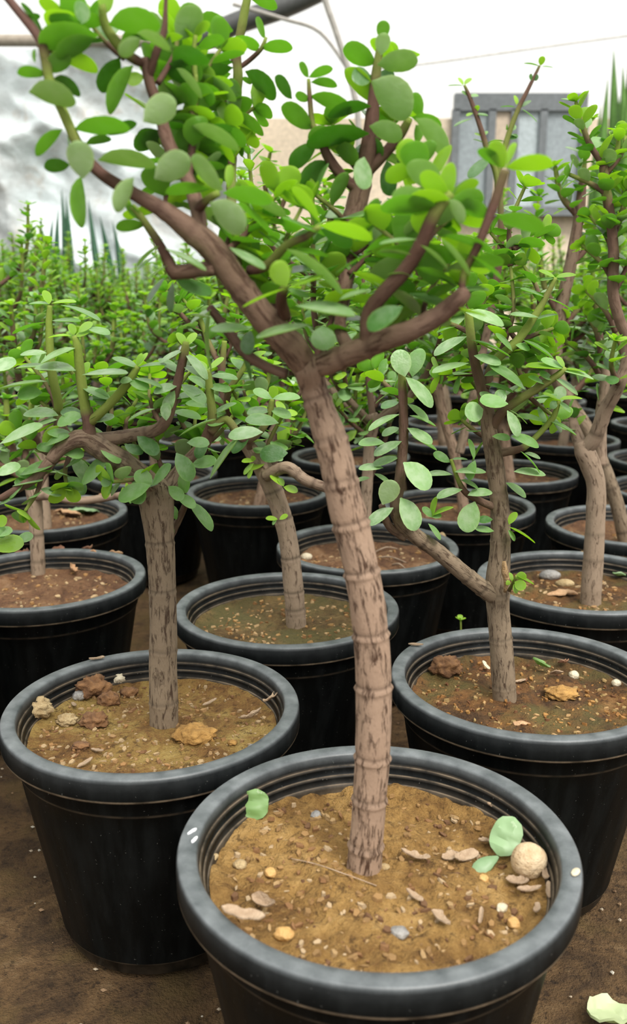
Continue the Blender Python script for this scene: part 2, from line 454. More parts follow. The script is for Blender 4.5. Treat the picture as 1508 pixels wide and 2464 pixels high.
def join_rest(root, most=296):
    """past about 300 leaves on one plant, those that show smallest are joined into one part of kind stuff"""
    lv = [o for o in root.children if o.name.split('.')[0] == 'leaf']
    if len(lv) <= most: return
    key = {o: (o.matrix_basis.translation + root.location - CAM).length / max(.2, o.matrix_basis.to_scale().x * 40) + (2 if o.get('fill') else 0) for o in lv}
    lv.sort(key=lambda o: key[o]); bm = bmesh.new(); mats = [m for t in 'ygdp' for m in LM[t]]
    ly = bm.verts.layers.float.new('leaf_random')
    for o in lv[most:]:
        n0 = len(bm.verts); f0 = len(bm.faces); bm.from_mesh(o.data); bm.verts.ensure_lookup_table(); bm.faces.ensure_lookup_table(); r = random.random()
        base = mats.index(o.data.materials[0])
        for v in bm.verts[n0:]: v.co = o.matrix_basis @ v.co; v[ly] = r
        for f in bm.faces[f0:]: f.material_index += base
        bpy.data.objects.remove(o)
    me = bpy.data.meshes.new('foliage'); bm.to_mesh(me); bm.free()
    for m in mats: me.materials.append(m)
    f = link('foliage', me, root); f['kind'] = 'stuff'
# ------------------------------------------------------------------ the setting
def ground():
    N, M = 150, 110
    V, Fc = [], []
    for j in range(M + 1):
        y = -1.0 + 8.0 * (j / M) ** 1.7
        for i in range(N + 1):
            x = (i / N * 2 - 1); x = math.copysign(abs(x) ** 1.6, x) * 5.0
            p = Vector((x, y, 0)); z = noise.fractal(p * 9, 1, 2, 4) * .004 + noise.fractal(p * 45, 1, 2, 2) * .002 - .0065
            V.append((x, y, min(z, -.0005)))
    for j in range(M):
        for i in range(N):
            a = j * (N + 1) + i; Fc.append((a, a + 1, a + N + 2, a + N + 1))
    return struct(mesh_obj('floor', V, Fc, soil_mat('ground_damp_earth', [(.040, .023, .011), (.075, .043, .019), (.115, .066, .028), (.17, .11, .055)], (.10, .065, .022), .56)), 'damp brown earth floor between the black pots')
ground()
def box_mesh(x0, x1, y0, y1, z0, z1):
    V = [(x, y, z) for x in (x0, x1) for y in (y0, y1) for z in (z0, z1)]
    Fc = [(0, 1, 3, 2), (4, 6, 7, 5), (0, 4, 5, 1), (2, 3, 7, 6), (0, 2, 6, 4), (1, 5, 7, 3)]
    return V, Fc
def box(name, mat, x0, x1, y0, y1, z0, z1, parent=None):
    V, Fc = box_mesh(x0, x1, y0, y1, z0, z1); return mesh_obj(name, V, Fc, mat, parent, smooth=False)
WY = 6.7
def wz(y, Y=WY): return on_y(754, y, Y).z
def wx(x, y, Y=WY): return on_y(x, y, Y).x
WALL = plain('wall_beige_plaster', (.72, .60, .46), .9, .2)
WTOP = wz(285)
wall = struct(box('wall_back', WALL, -6, 6, WY, WY + .2, -.1, WTOP), 'beige plastered back wall')
FRM = plain('window_frame_dark', (.16, .175, .185), .6)
GL1 = plain('window_pane_grey', (.30, .34, .36), .35); GL2 = plain('window_pane_pale', (.44, .50, .52), .35); GL3 = plain('window_pane_beige', (.58, .47, .36), .45)  # the beige pane has a reflection painted in as its colour
w0 = WY - .06
x0, x1 = wx(1088, 350), wx(1402, 350)
z1, z0 = wz(228), wz(500)
win = struct(box('window_1', FRM, x0 - .0, x1, w0, WY + .02, z1 - .11, z1), 'grey framed window in the back wall')
xm = [wx(q, 350) for q in (1092, 1178, 1232, 1300, 1398)]
for a, mt in zip(range(4), (GL1, GL3, GL2, GL1)):
    box('pane', mt, xm[a] + .02, xm[a + 1] - .02, WY - .03, WY - .005, z0, z1 - .1, win)
for q in xm: box('mullion', FRM, q - .025, q + .025, w0, WY, z0, z1 - .1, win)
box('sill', FRM, x0 - .04, x1 + .04, w0 - .05, WY, z0 - .06, z0, win)
# translucent film over the wall, leaning inwards, on hoops
FILM = NT('greenhouse_film'); v = FILM.coord(); nn = FILM.noise(v, 1.2, 4)
FILM.base(FILM.ramp(nn, [(.3, (.84, .85, .84)), (.7, (.95, .95, .95))])); FILM.set(Roughness=.6)
tr = FILM.n('ShaderNodeBsdfTranslucent', Color=(.97, .97, .96, 1)); mx = FILM.n('ShaderNodeMixShader'); mx.inputs[0].default_value = .85
FILM.l(FILM.b.outputs[0], mx.inputs[1]); FILM.l(tr.outputs[0], mx.inputs[2]); FILM.l(mx.outputs[0], FILM.out.inputs[0])
V, Fc = [], []
for j in range(25):
    t = j / 24; y = WY + .1 - 1.6 * t ** 1.6; z = WTOP - .02 + 3.2 * t
    for i in range(61):
        x = -6 + 12 * i / 60; V.append((x, y + .012 * math.sin(i * 2.1 + j) + .02 * noise.noise(Vector((x * 2, z * 2, 0))), z))
for j in range(24):
    for i in range(60): a = j * 61 + i; Fc.append((a, a + 1, a + 62, a + 61))
film = struct(mesh_obj('ceiling', V, Fc, FILM.m), 'white translucent greenhouse film above the back wall')
def cord(name, pts, r, mat, label=None, cat=None, parent=None, seg=8):
    sm = catmull([(Vector(p), r, 1.0) for p in pts], .04)
    V, Fc, uv, at = tube(sm, seg, Vector((0, 0, 0)))
    o = mesh_obj(name, V, Fc, mat, parent)
    if label: tag(o, label, cat)
    return o
PIPE = plain('pipe_dark_grey', (.06, .062, .06), .5); TIMB = plain('weathered_timber', (.30, .26, .21), .9); STRG = plain('grey_cord', (.34, .32, .29), .8); TANC = plain('tan_cord', (.42, .33, .23), .9)
hp = [on_y(x, y, 6.0) for x, y in ((395, 130), (440, 110), (510, 82), (580, 52), (680, 18), (780, -28), (920, -100), (1120, -230), (1500, -420))]
hoop = struct(cord('trim_1', hp, .062, PIPE, seg=14), 'dark bent hoop pipe of the greenhouse frame')
tag(cord('hanging_cord', [on_y(x, y, 5.2) for x, y in ((765, -60), (785, 10), (806, 70), (838, 170), (858, 260), (862, 330), (864, 640))], .016, STRG), 'long tan and grey cord hanging before the white film', 'cord')
tag(cord('tie_wire', [on_y(x, y, 5.4) for x, y in ((560, 10), (680, 45), (770, 78), (842, 175))], .010, STRG), 'thin grey wire meeting the hanging cord from the left', 'wire')
tag(cord('film_wire', [on_y(x, y, WY - .45) for x, y in ((900, 165), (1030, 152), (1200, 128), (1400, 100), (1700, 60))], .007, plain('pale_wire', (.62, .6, .57), .8)), 'faint wire running across the white film at right', 'wire')
beam = struct(cord('trim_2', [on_y(x, y, 6.05) for x, y in ((-700, 92), (-100, 97), (150, 98), (420, 100), (560, 102))], .034, TIMB, seg=10), 'grey brown horizontal pole above the silver sheet')
# crumpled silver sheet hung in front of the wall
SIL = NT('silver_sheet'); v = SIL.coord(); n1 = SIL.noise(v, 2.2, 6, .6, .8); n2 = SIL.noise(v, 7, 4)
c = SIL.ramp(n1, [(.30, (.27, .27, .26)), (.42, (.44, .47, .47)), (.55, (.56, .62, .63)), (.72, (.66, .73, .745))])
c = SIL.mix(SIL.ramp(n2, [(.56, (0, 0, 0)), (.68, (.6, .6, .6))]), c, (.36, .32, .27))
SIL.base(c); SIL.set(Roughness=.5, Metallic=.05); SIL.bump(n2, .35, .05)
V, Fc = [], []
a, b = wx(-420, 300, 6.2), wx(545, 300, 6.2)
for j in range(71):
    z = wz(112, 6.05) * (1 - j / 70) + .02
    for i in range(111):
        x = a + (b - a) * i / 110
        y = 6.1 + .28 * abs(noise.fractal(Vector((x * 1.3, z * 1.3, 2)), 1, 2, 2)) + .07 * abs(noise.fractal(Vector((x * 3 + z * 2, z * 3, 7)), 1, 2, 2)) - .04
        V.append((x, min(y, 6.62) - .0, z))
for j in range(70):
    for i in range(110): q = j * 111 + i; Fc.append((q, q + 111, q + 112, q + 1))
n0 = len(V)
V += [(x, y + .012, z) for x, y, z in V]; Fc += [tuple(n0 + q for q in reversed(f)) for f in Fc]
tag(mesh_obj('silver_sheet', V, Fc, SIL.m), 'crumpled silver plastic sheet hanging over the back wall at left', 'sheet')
PAN = plain('white_panel', (.75, .76, .78), .6)
tag(box('white_board', PAN, wx(558, 350, 6.5), wx(606, 350, 6.5), 6.5, 6.56, 0, wz(292, 6.5)), 'narrow white board standing against the beige wall', 'board')
# sword-leaved plants in the far background
SWD = plain('sword_leaf_green', (.10, .22, .04), .5); SWD2 = plain('sword_leaf_dark', (.03, .10, .05), .5)
def sword_plant(name, label, x, Y, blades, mat, base_r=.13):
    bx = on_y(x, 690, Y).x
    t = thing(name, label, 'plant', (bx, Y, 0))
    add_pot(t, False, SOIL_FAR)
    for (tx, ty, w, k) in blades:
        tip = on_y(tx, ty, Y + random.uniform(-.12, .12)); b0 = Vector((bx + random.uniform(-.03, .03), Y + random.uniform(-.03, .03), SOILZ + .001))
        V, Fc = [], []
        m = 12
        for i in range(m + 1):
            q = i / m; c = b0.lerp(tip, q); c.x += k * math.sin(q * math.pi) * .1
            hw = w * (min(1, .55 + q) * (1 - q ** 3) + .02)
            for sx, sy in ((-1, 0), (0, .25), (1, 0), (0, -.12)): V.append((c.x + hw * sx - t.location.x, c.y + hw * sy - t.location.y, c.z))
        for i in range(m):
            for s_ in range(4): Fc.append((i * 4 + s_, i * 4 + (s_ + 1) % 4, i * 4 + 4 + (s_ + 1) % 4, i * 4 + 4 + s_))
        mesh_obj('blade', V, Fc, mat, t)
    return t

# ------------------------------------------------------------------ soil and chips
def tint(rng, warm=True):
    pal = [(.40, .28, .15), (.34, .20, .085), (.30, .16, .06), (.20, .10, .045), (.38, .27, .15), (.30, .18, .08)]
    return rng.choice(pal)
def chips(root, n, seed, hfun, size=(.002, .008), pal=None, rr=.105, keep=.0):
    """small loose chips and crumbs lying on the soil, too many to pick apart: one part"""
    rng = random.Random(seed); V, Fc, tn = [], [], []
    for _ in range(n):
        r = rr * math.sqrt(rng.uniform(.03, 1)); a = rng.uniform(0, 6.28); x, y = r * math.cos(a), r * math.sin(a)
        L = rng.uniform(*size); W = L * rng.uniform(.25, .8); T = min(W, .004) * rng.uniform(.2, .5)
        z = SOILZ + hfun(x, y) + T * .3
        R = Matrix.Rotation(rng.uniform(0, 6.28), 3, 'Z') @ Matrix.Rotation(rng.uniform(-.35, .35), 3, 'X') @ Matrix.Rotation(rng.uniform(-.3, .3), 3, 'Y')
        b = len(V); col = rng.choice(pal) if pal else tint(rng)
        m = 5
        ring = [(math.cos(6.283 * k / m) * L / 2 * rng.uniform(.7, 1.2), math.sin(6.283 * k / m) * W / 2 * rng.uniform(.7, 1.2)) for k in range(m)]
        for zz, sc in ((-T, 1), (T, .85)):
            for (px, py) in ring: q = R @ Vector((px * sc, py * sc, zz + rng.uniform(-.2, .2) * T)); V.append((x + q.x, y + q.y, z + q.z)); tn.append(col)
        Fc += [tuple(b + m + k for k in range(m))] + [(b + k, b + (k + 1) % m, b + m + (k + 1) % m, b + m + k) for k in range(m)]
    o = mesh_obj('loose_chips', V, Fc, CHIP, root, smooth=False, attrs={'tint': tn}); o['kind'] = 'stuff'; return o
SA, hA = soil_mesh('soil', SOIL_A, 60, 200, .0062, 1.3)
SB, hB = soil_mesh('soil', SOIL_B, 40, 130, .0038, 4.1)
SC_, hC = soil_mesh('soil', SOIL_C, 40, 130, .0050, 6.7)
SD, hD = soil_mesh('soil', SOIL_D, 34, 110, .0040, 8.2)
SG, hG = soil_mesh('soil', SOIL_C, 30, 100, .0050, 9.6)
SN, hN = soil_mesh('soil', SOIL_N, 18, 60, .0055, 2.9)
SN2, hN2 = soil_mesh('soil', SOIL_N, 18, 60, .0055, 5.9)
SOIL_FAR, hF = soil_mesh('soil', SOIL_N, 8, 32, .006, 3.3)

# ------------------------------------------------------------------ plant A: the foremost one
A = thing('potted_jade_plant', 'foremost jade plant in a black pot, its thick ringed trunk leaning and forking', 'plant', (.044, .562, 0))
add_pot(A, True, SA, 1.024)
chips(A, 520, 3, hA, (.002, .009), [(.34, .22, .10), (.28, .16, .06), (.20, .10, .04), (.13, .065, .03), (.40, .29, .17), (.24, .14, .055)])
Y0 = on_z(873, 2100, SOILZ).y
tr = px_stem([(872, 2150, Y0, 46, 1), (875, 2100, Y0, 43, 1), (884, 1985, Y0, 40, 1), (895, 1840, Y0, 42, 1), (899, 1690, Y0, 43, 1), (893, 1540, Y0, 43, 1), (872, 1385, Y0, 43, 1), (832, 1215, Y0, 43, 1), (803, 1085, Y0, 41, .95), (772, 990, Y0, 35, .85), (752, 930, Y0, 33, .8), (742, 885, Y0 - .005, 37, .8), (738, 860, Y0 - .005, 26, .8)], .0018)
stem_obj('trunk', tr, 40, A, BARK_PINK, rings=rings_at(tr, (2035, 1925, 1822, 1655, 1530, 1380, 1262, 1165, 1060, 965)), lump=.05, seed=2, ringh=.10)
def branch(root, pts, mat, seg=16, step=.003, leaf=None, lump=.04, rings=None, name='branch'):
    sm = px_stem(pts, step)
    tot = sum((sm[i + 1][0] - sm[i][0]).length for i in range(len(sm) - 1))
    if rings is None: rings = [q * .021 + .006 for q in range(int(tot / .021))]
    stem_obj(name, sm, seg, root, mat, lump=lump, rings=rings, ringh=.07, seed=len(pts))
    if leaf: leafy(root, sm, **leaf)
    return sm
y = Y0
branch(A, [(748, 905, y, 30, .8), (705, 840, y - .01, 37, .75), (640, 772, y - .015, 34, .7), (570, 680, y - .02, 32, .68), (510, 598, y - .025, 32, .68), (455, 552, y - .03, 29, .66), (395, 507, y - .035, 21, .62), (325, 468, y - .035, 16, .55), (240, 415, y - .04, 14, .5), (190, 352, y - .04, 13, .18), (150, 265, y - .04, 12, .1), (118, 190, y - .04, 12, .12), (97, 98, y - .04, 12, .3), (30, 10, y - .03, 10, .5), (-30, -60, y - .02, 8, .5)], BARK_PINK, 24)
branch(A, [(735, 890, y, 24, .8), (790, 873, y - .01, 28, .78), (850, 848, y - .02, 28, .72), (920, 820, y - .03, 27, .7), (1000, 790, y - .04, 25, .68), (1065, 752, y - .045, 23, .62), (1108, 715, y - .05, 21, .6), (1122, 700, y - .05, 15, .6)], BARK_PINK, 22)
branch(A, [(885, 835, y - .025, 20, .7), (885, 760, y - .03, 17, .6), (920, 708, y - .035, 19, .55), (975, 650, y - .04, 18, .52), (1012, 590, y - .045, 17, .48), (1045, 515, y - .05, 16, .2), (1085, 465, y - .05, 11, .1)], BARK_PINK, 18)
branch(A, [(845, 845, y + .0, 18, .7), (818, 790, y + .02, 14, .62), (830, 690, y + .04, 18, .62), (842, 600, y + .06, 24, .65), (852, 520, y + .065, 26, .68), (872, 430, y + .065, 24, .62), (888, 345, y + .06, 20, .55), (898, 250, y + .06, 15, .35), (905, 175, y + .06, 12, .2), (918, 90, y + .06, 7, .1)], BARK_PINK, 20)
branch(A, [(872, 425, y + .065, 14, .6), (925, 370, y + .06, 13, .55), (965, 320, y + .055, 12, .25), (985, 285, y + .05, 8, .1)], BARK_PINK, 12)
branch(A, [(862, 460, y + .065, 12, .6), (815, 415, y + .06, 13, .55), (785, 370, y + .06, 12, .5), (770, 330, y + .06, 8, .3), (752, 300, y + .06, 7, .15), (745, 235, y + .06, 6, .3), (742, 190, y + .06, 4, .1)], BARK_PINK, 12)
branch(A, [(480, 575, y - .028, 20, .65), (478, 520, y - .02, 18, .6), (455, 440, y - .01, 17, .6), (405, 345, y - .005, 16, .56), (382, 260, y, 14, .55), (360, 200, y, 13, .55), (348, 140, y, 12, .55)], BARK_PINK, 14)
branch(A, [(358, 185, y, 10, .5), (378, 120, y - .005, 10, .45), (395, 75, y - .005, 8, .3), (398, 20, y - .005, 5, .3), (400, -20, y - .005, 4, .3)], BARK_PINK, 12)
branch(A, [(346, 155, y, 9, .5), (300, 125, y - .01, 13, .16), (255, 65, y - .015, 12, .12), (245, 10, y - .02, 8, .1)], BARK_PINK, 12)
branch(A, [(690, 900, y, 12, .65), (640, 882, y + .005, 12, .6), (590, 850, y + .01, 13, .58), (550, 800, y + .02, 12, .55), (505, 740, y + .03, 10, .5)], BARK_PINK, 12)
branch(A, [(520, 645, y - .025, 18, .65), (470, 650, y - .02, 18, .62), (420, 655, y - .02, 19, .6), (405, 630, y - .02, 14, .55), (385, 590, y - .02, 11, .3), (345, 530, y - .02, 9, .15), (318, 495, y - .02, 7, .1)], BARK_PINK, 14)
branch(A, [(560, 690, y - .015, 9, .3), (560, 560, y + .06, 11, .3), (556, 430, y + .1, 12, .14), (562, 300, y + .1, 12, .1), (572, 190, y + .1, 12, .12), (570, 130, y + .1, 10, .3), (585, 45, y + .1, 11, .14), (600, -30, y + .1, 9, .1)], BARK_PINK, 14)
branch(A, [(573, 165, y + .1, 5, .5), (600, 145, y + .1, 6, .45), (628, 118, y + .095, 5, .2), (640, 90, y + .095, 4, .1)], BARK_PINK, 10)
branch(A, [(566, 160, y + .1, 4, .5), (552, 130, y + .1, 4, .4), (540, 105, y + .1, 3, .1)], BARK_PINK, 8)
branch(A, [(560, 270, y + .1, 4, .4), (540, 255, y + .1, 5, .5), (545, 225, y + .1, 4, .4)], BARK_PINK, 8)
branch(A, [(685, 760, y - .015, 15, .62), (676, 720, y - .03, 14, .5), (686, 690, y - .04, 10, .12)], BARK_PINK, 12)
branch(A, [(600, 650, y - .015, 12, .55), (640, 640, y - .025, 12, .2), (690, 590, y - .035, 10, .15), (735, 570, y - .04, 9, .3), (768, 545, y - .045, 7, .1)], BARK_PINK, 12)
branch(A, [(475, 505, y - .02, 12, .5), (500, 480, y - .03, 10, .2), (525, 465, y - .035, 8, .1)], BARK_PINK, 12)
branch(A, [(1112, 712, y - .05, 9, .5), (1115, 660, y - .05, 8, .15), (1150, 590, y - .055, 11, .35), (1185, 500, y - .055, 12, .3), (1215, 410, y - .055, 11, .25)], BARK_PINK, 12)
branch(A, [(470, 190, y + .02, 6, .12), (466, 130, y + .02, 6, .1), (470, 85, y + .02, 5, .1)], BARK_PINK, 8)
branch(A, [(455, 430, y, 9, .5), (462, 340, y + .02, 8, .3), (470, 260, y + .02, 7, .15), (470, 180, y + .02, 6, .12)], BARK_PINK, 8)
FILL = [  # thin leafy twigs that fill the crown: base, tip (pixels), start and end distance behind the trunk, leaf gap
 (455,430,420,150,0,.03,.012),(480,520,495,240,0,.05,.012),(550,600,670,460,0,.04,.0115),(660,760,725,500,0,.03,.012),(840,620,990,490,.05,.05,.0115),(900,830,1040,640,0,.03,.0125),(850,560,760,470,.06,.05,.0115),(400,510,430,380,0,.03,.0115),(1070,750,1130,640,-.04,-.03,.0125),
 (430,400,540,300,.02,.05,.0115),(390,300,440,180,.02,.04,.0115),(470,250,530,120,.04,.06,.012),(380,200,430,60,0,.03,.012),(540,640,590,500,0,.02,.0115),(620,740,560,600,.02,.04,.012),(690,820,640,640,.02,.05,.012),(760,860,800,640,.02,.05,.012),(830,700,740,600,.04,.03,.0115),(840,660,920,560,.04,.05,.0115),(940,800,960,640,0,.03,.012),(1000,640,900,540,-.02,0,.0115),(1020,590,1090,520,-.03,-.02,.0115),(1060,500,1000,400,-.03,0,.0115),(1010,780,1090,620,-.02,0,.0125),(880,360,960,270,.07,.08,.012),(870,420,800,300,.07,.08,.012),(895,260,940,150,.07,.07,.013),(560,300,610,260,.1,.11,.012),(560,400,500,350,.1,.1,.012),(300,140,220,60,0,.0,.013),(110,130,160,50,-.03,-.02,.014)]
for k, (bx, by, tx, ty, d0, d1, gp) in enumerate(FILL):
    mx_, my_ = (bx + tx) / 2 + (by - ty) * .10 * (-1) ** k, (by + ty) / 2
    branch(A, [(bx, by, y + d0, 8, .5), (mx_, my_, y + (d0 + d1) / 2, 6, .25), (tx, ty, y + d1, 4.5, .1)], BARK_PINK, 8, leaf=dict(size=.0255, gap=gp, start=.12, rng=random.Random(500 + k), tones='gggdpy', spread=18, tipscale=.7))
LA = [
 # upper left stem
 (237,85,98,92,42,-.04,'g'),(195,58,198,6,46,-.04,'g'),(197,55,120,44,24,-.04,'g'),(248,34,260,-28,42,-.02,'y'),(262,60,380,42,46,-.02,'g'),(300,72,366,84,28,0,'d'),(330,80,412,106,22,-.05,'p'),(338,92,292,136,30,-.05,'p'),
 (228,92,135,128,32,-.04,'g'),(108,172,166,132,40,-.04,'g'),(112,178,46,164,27,-.04,'g'),(128,190,196,216,36,-.03,'d'),(70,222,180,226,54,-.05,'p'),(320,158,250,264,20,-.01,'g'),(347,184,306,196,38,0,'y'),(58,52,95,35,11,-.03,'d'),(85,118,80,150,12,-.04,'g'),
 (345,292,418,240,74,-.05,'p'),(150,312,78,358,21,-.04,'g'),(178,312,308,298,20,-.04,'g'),(205,348,264,326,18,-.04,'g'),(262,326,325,292,16,-.03,'d'),(165,322,166,376,22,-.03,'g'),(168,396,108,400,32,-.03,'d'),(200,430,199,356,72,-.06,'p'),(236,386,370,378,33,-.05,'p'),(196,424,184,544,38,-.04,'g'),(322,428,272,504,42,-.07,'p'),(372,430,452,376,72,-.05,'p'),
 (425,165,490,228,24,0,'p'),(375,122,446,152,54,.02,'g'),(438,215,518,236,50,.02,'g'),(440,262,500,240,50,.02,'g'),(464,186,570,230,24,.05,'p'),(378,150,440,180,45,.03,'g'),(560,163,465,182,34,.08,'d'),(560,150,468,148,14,.09,'d'),(560,74,482,56,42,.07,'g'),(470,92,440,68,16,.02,'y'),(466,86,502,54,20,.02,'y'),(476,112,537,90,18,.03,'g'),(528,102,478,112,16,.05,'g'),(546,102,622,96,24,.08,'g'),(440,88,395,92,16,.01,'y'),(450,85,458,52,16,.02,'y'),
 (628,116,702,110,20,.095,'g'),(638,92,612,48,24,.095,'g'),(625,120,592,104,20,.095,'g'),(590,172,667,228,44,.1,'d'),(580,188,606,198,16,.1,'g'),(606,0,667,8,26,.1,'g'),(560,280,505,302,52,.1,'d'),(562,274,640,310,34,.1,'g'),(428,272,516,272,20,.02,'y'),(545,262,525,262,16,.1,'g'),(548,262,542,280,14,.1,'g'),(555,178,515,186,22,.1,'g'),(560,205,530,198,22,.1,'g'),
 (430,300,570,345,46,.05,'g'),(458,305,578,342,20,.0,'p'),(440,330,500,380,46,.05,'d'),(470,350,400,310,50,.05,'d'),(520,390,550,345,44,.06,'g'),(400,335,330,330,46,.03,'d'),(395,320,322,350,42,.03,'d'),(560,330,590,370,30,.1,'d'),(480,400,560,420,40,.05,'d'),
 # central tip stem
 (918,96,922,64,36,.06,'g'),(917,132,920,92,40,.05,'p'),(904,152,826,122,38,.06,'g'),(908,155,1002,142,42,.05,'p'),(893,184,846,196,52,.06,'d'),(905,180,945,196,40,.07,'d'),(894,196,992,264,80,.04,'p'),(892,256,790,258,24,.055,'d'),(1015,278,988,230,36,.05,'g'),(745,232,850,252,36,.06,'g'),(742,186,720,154,22,.06,'g'),(743,186,794,158,24,.06,'g'),(748,198,810,198,15,.06,'g'),(752,310,682,254,46,.06,'g'),(702,238,666,184,34,.07,'d'),(745,240,710,232,24,.06,'g'),
 (887,322,738,336,32,.05,'d'),(889,304,967,326,46,.03,'p'),(1000,286,1086,362,44,.02,'p'),(876,378,862,452,66,.03,'p'),(930,386,938,468,54,.05,'d'),(962,348,986,416,56,.06,'d'),(790,315,842,346,42,.06,'g'),(802,346,862,386,44,.06,'g'),(762,348,702,406,42,.06,'d'),(788,388,724,452,42,.06,'d'),(795,310,740,330,34,.06,'g'),(990,282,1062,300,24,.05,'g'),(985,280,962,240,26,.05,'g'),(1000,300,1010,340,30,.05,'g'),(885,330,925,370,32,.06,'d'),(960,360,1030,395,20,.05,'p'),
 # middle rosettes
 (536,458,456,390,48,-.045,'p'),(504,456,402,444,28,-.03,'g'),(536,465,652,476,34,-.045,'g'),(548,452,560,398,30,-.035,'y'),(505,488,592,548,80,-.06,'p'),(530,460,480,420,24,-.03,'y'),
 (680,592,584,484,32,-.03,'g'),(612,484,690,514,26,0,'p'),(766,560,678,530,44,-.045,'g'),(770,536,714,450,30,-.045,'y'),(768,542,895,566,24,-.05,'y'),(760,535,745,498,26,-.04,'g'),(772,552,845,590,44,-.03,'d'),(552,595,630,652,52,-.05,'p'),(690,590,640,560,30,-.03,'g'),(688,588,720,545,24,-.03,'y'),(700,600,790,610,24,-.03,'g'),
 (398,598,496,642,46,-.04,'p'),(382,592,324,634,26,-.03,'p'),(385,610,326,645,34,-.02,'g'),(402,638,358,674,28,-.03,'p'),(396,668,352,724,44,-.02,'d'),(416,678,408,748,44,-.02,'d'),(424,674,502,716,64,-.03,'d'),(512,766,456,756,26,.0,'y'),(602,792,508,786,56,-.03,'g'),(602,795,592,852,52,0,'d'),(345,530,300,500,30,-.02,'g'),(330,515,370,490,26,-.02,'y'),(318,500,300,470,20,-.02,'y'),(350,540,280,545,28,-.02,'g'),
 (690,690,660,638,56,-.06,'y'),(698,692,776,658,42,-.06,'y'),(686,694,582,730,42,-.06,'y'),(692,694,740,720,36,-.05,'g'),(686,680,700,640,26,-.05,'y'),(746,782,618,802,62,-.05,'p'),(714,736,852,756,74,-.06,'p'),(815,722,888,690,42,-.05,'p'),(776,784,778,846,66,-.01,'g'),(968,738,884,788,76,-.05,'d'),(902,604,806,650,36,-.02,'g'),(850,656,942,682,24,-.03,'y'),(690,600,832,686,22,-.05,'p'),(1002,576,914,580,44,-.06,'p'),(988,612,916,600,24,-.06,'p'),(930,660,985,655,20,-.04,'p'),
 (1012,590,1085,634,32,-.06,'p'),(1060,574,1136,656,32,-.06,'p'),(1064,566,1188,584,40,-.05,'g'),(1000,644,1100,668,30,-.04,'g'),(1112,610,1218,652,50,-.05,'g'),(1082,480,984,470,32,-.055,'y'),(1080,472,1008,428,42,-.05,'y'),(1086,470,1080,392,46,-.05,'y'),(1090,472,1148,436,32,-.05,'y'),(1085,482,1164,480,50,-.055,'g'),(1088,490,1174,506,40,-.05,'g'),(1042,492,946,464,50,-.05,'p'),(1058,502,918,490,36,-.05,'g'),(1080,480,1120,530,36,-.06,'p'),
 (1215,402,1178,346,40,-.055,'y'),(1216,402,1322,380,42,-.055,'y'),(1212,404,1160,352,30,-.05,'g'),(1218,398,1235,345,36,-.05,'y'),(1195,520,1308,546,30,-.055,'g'),(1112,690,1060,660,40,-.04,'d'),(1118,650,1140,610,28,-.05,'g'),(1110,700,1175,690,40,-.05,'g'),(960,800,1045,835,36,-.03,'g'),(520,740,455,770,40,.03,'p'),(505,745,480,885,28,.02,'p'),(560,812,620,900,36,.03,'d'),
]
for (a_, b_, c_, d_, w_, dy, tn) in LA: hand_leaf(A, a_, b_, c_, d_, w_, Y0 + dy, tn)
join_rest(A)
# ------------------------------------------------------------------ plant B: left, thick upright trunk
B = thing('potted_jade_plant', 'jade plant at left, thick straight grey trunk, black pot with sandy soil', 'plant', (-.148, .776, 0))
add_pot(B, True, SB); chips(B, 520, 5, hB, (.0015, .008))
YB = on_z(395, 1752, SOILZ).y
tr = px_stem([(396, 1790, YB, 38, 1), (395, 1750, YB, 35, 1), (393, 1650, YB, 34, 1), (392, 1500, YB, 33, 1), (390, 1400, YB, 32, 1), (383, 1290, YB, 35, 1), (378, 1225, YB, 41, 1), (374, 1190, YB, 44, .95), (372, 1165, YB, 38, .95), (372, 1150, YB, 20, .95)], .002)
stem_obj('trunk', tr, 36, B, BARK_GREY, rings=rings_at(tr, (1690, 1562, 1425, 1310)), lump=.05, seed=5, ringh=.04)
y = YB
branch(B, [(385, 1190, y, 26, .9), (345, 1150, y - .01, 27, .88), (285, 1105, y - .02, 27, .85), (230, 1070, y - .025, 28, .8), (195, 1055, y - .03, 22, .75), (150, 1075, y - .035, 18, .7), (120, 1110, y - .04, 14, .65)], BARK_GREY, 18)
branch(B, [(215, 1065, y - .025, 22, .8), (213, 1020, y - .03, 14, .5), (205, 980, y - .03, 13, .12), (193, 900, y - .03, 12, .12), (186, 832, y - .03, 10, .1), (178, 808, y - .03, 6, .1)], BARK_GREY, 14)
branch(B, [(218, 1015, y - .03, 12, .2), (245, 990, y - .035, 11, .12), (280, 955, y - .035, 11, .12), (312, 915, y - .035, 10, .1), (332, 882, y - .035, 7, .1)], BARK_GREY, 12)
branch(B, [(215, 1060, y - .02, 18, .75), (270, 1055, y - .02, 17, .75), (330, 1045, y - .02, 16, .75), (375, 1035, y - .025, 15, .7), (400, 1010, y - .03, 14, .6), (418, 955, y - .03, 12, .5), (432, 900, y - .03, 11, .45), (444, 845, y - .03, 11, .2), (448, 822, y - .03, 7, .1)], BARK_GREY, 14)
branch(B, [(400, 1190, y, 26, .9), (425, 1150, y + .01, 22, .8), (455, 1110, y + .015, 18, .7), (490, 1070, y + .015, 16, .6), (510, 1010, y + .01, 11, .2), (505, 950, y + .01, 10, .12), (500, 890, y + .01, 8, .1)], BARK_GREY, 14)
branch(B, [(150, 1075, y - .035, 16, .7), (140, 1010, y, 12, .2), (140, 970, y, 11, .12), (124, 890, y, 11, .12), (118, 790, y, 9, .1), (120, 735, y, 6, .1)], BARK_GREY, 12)
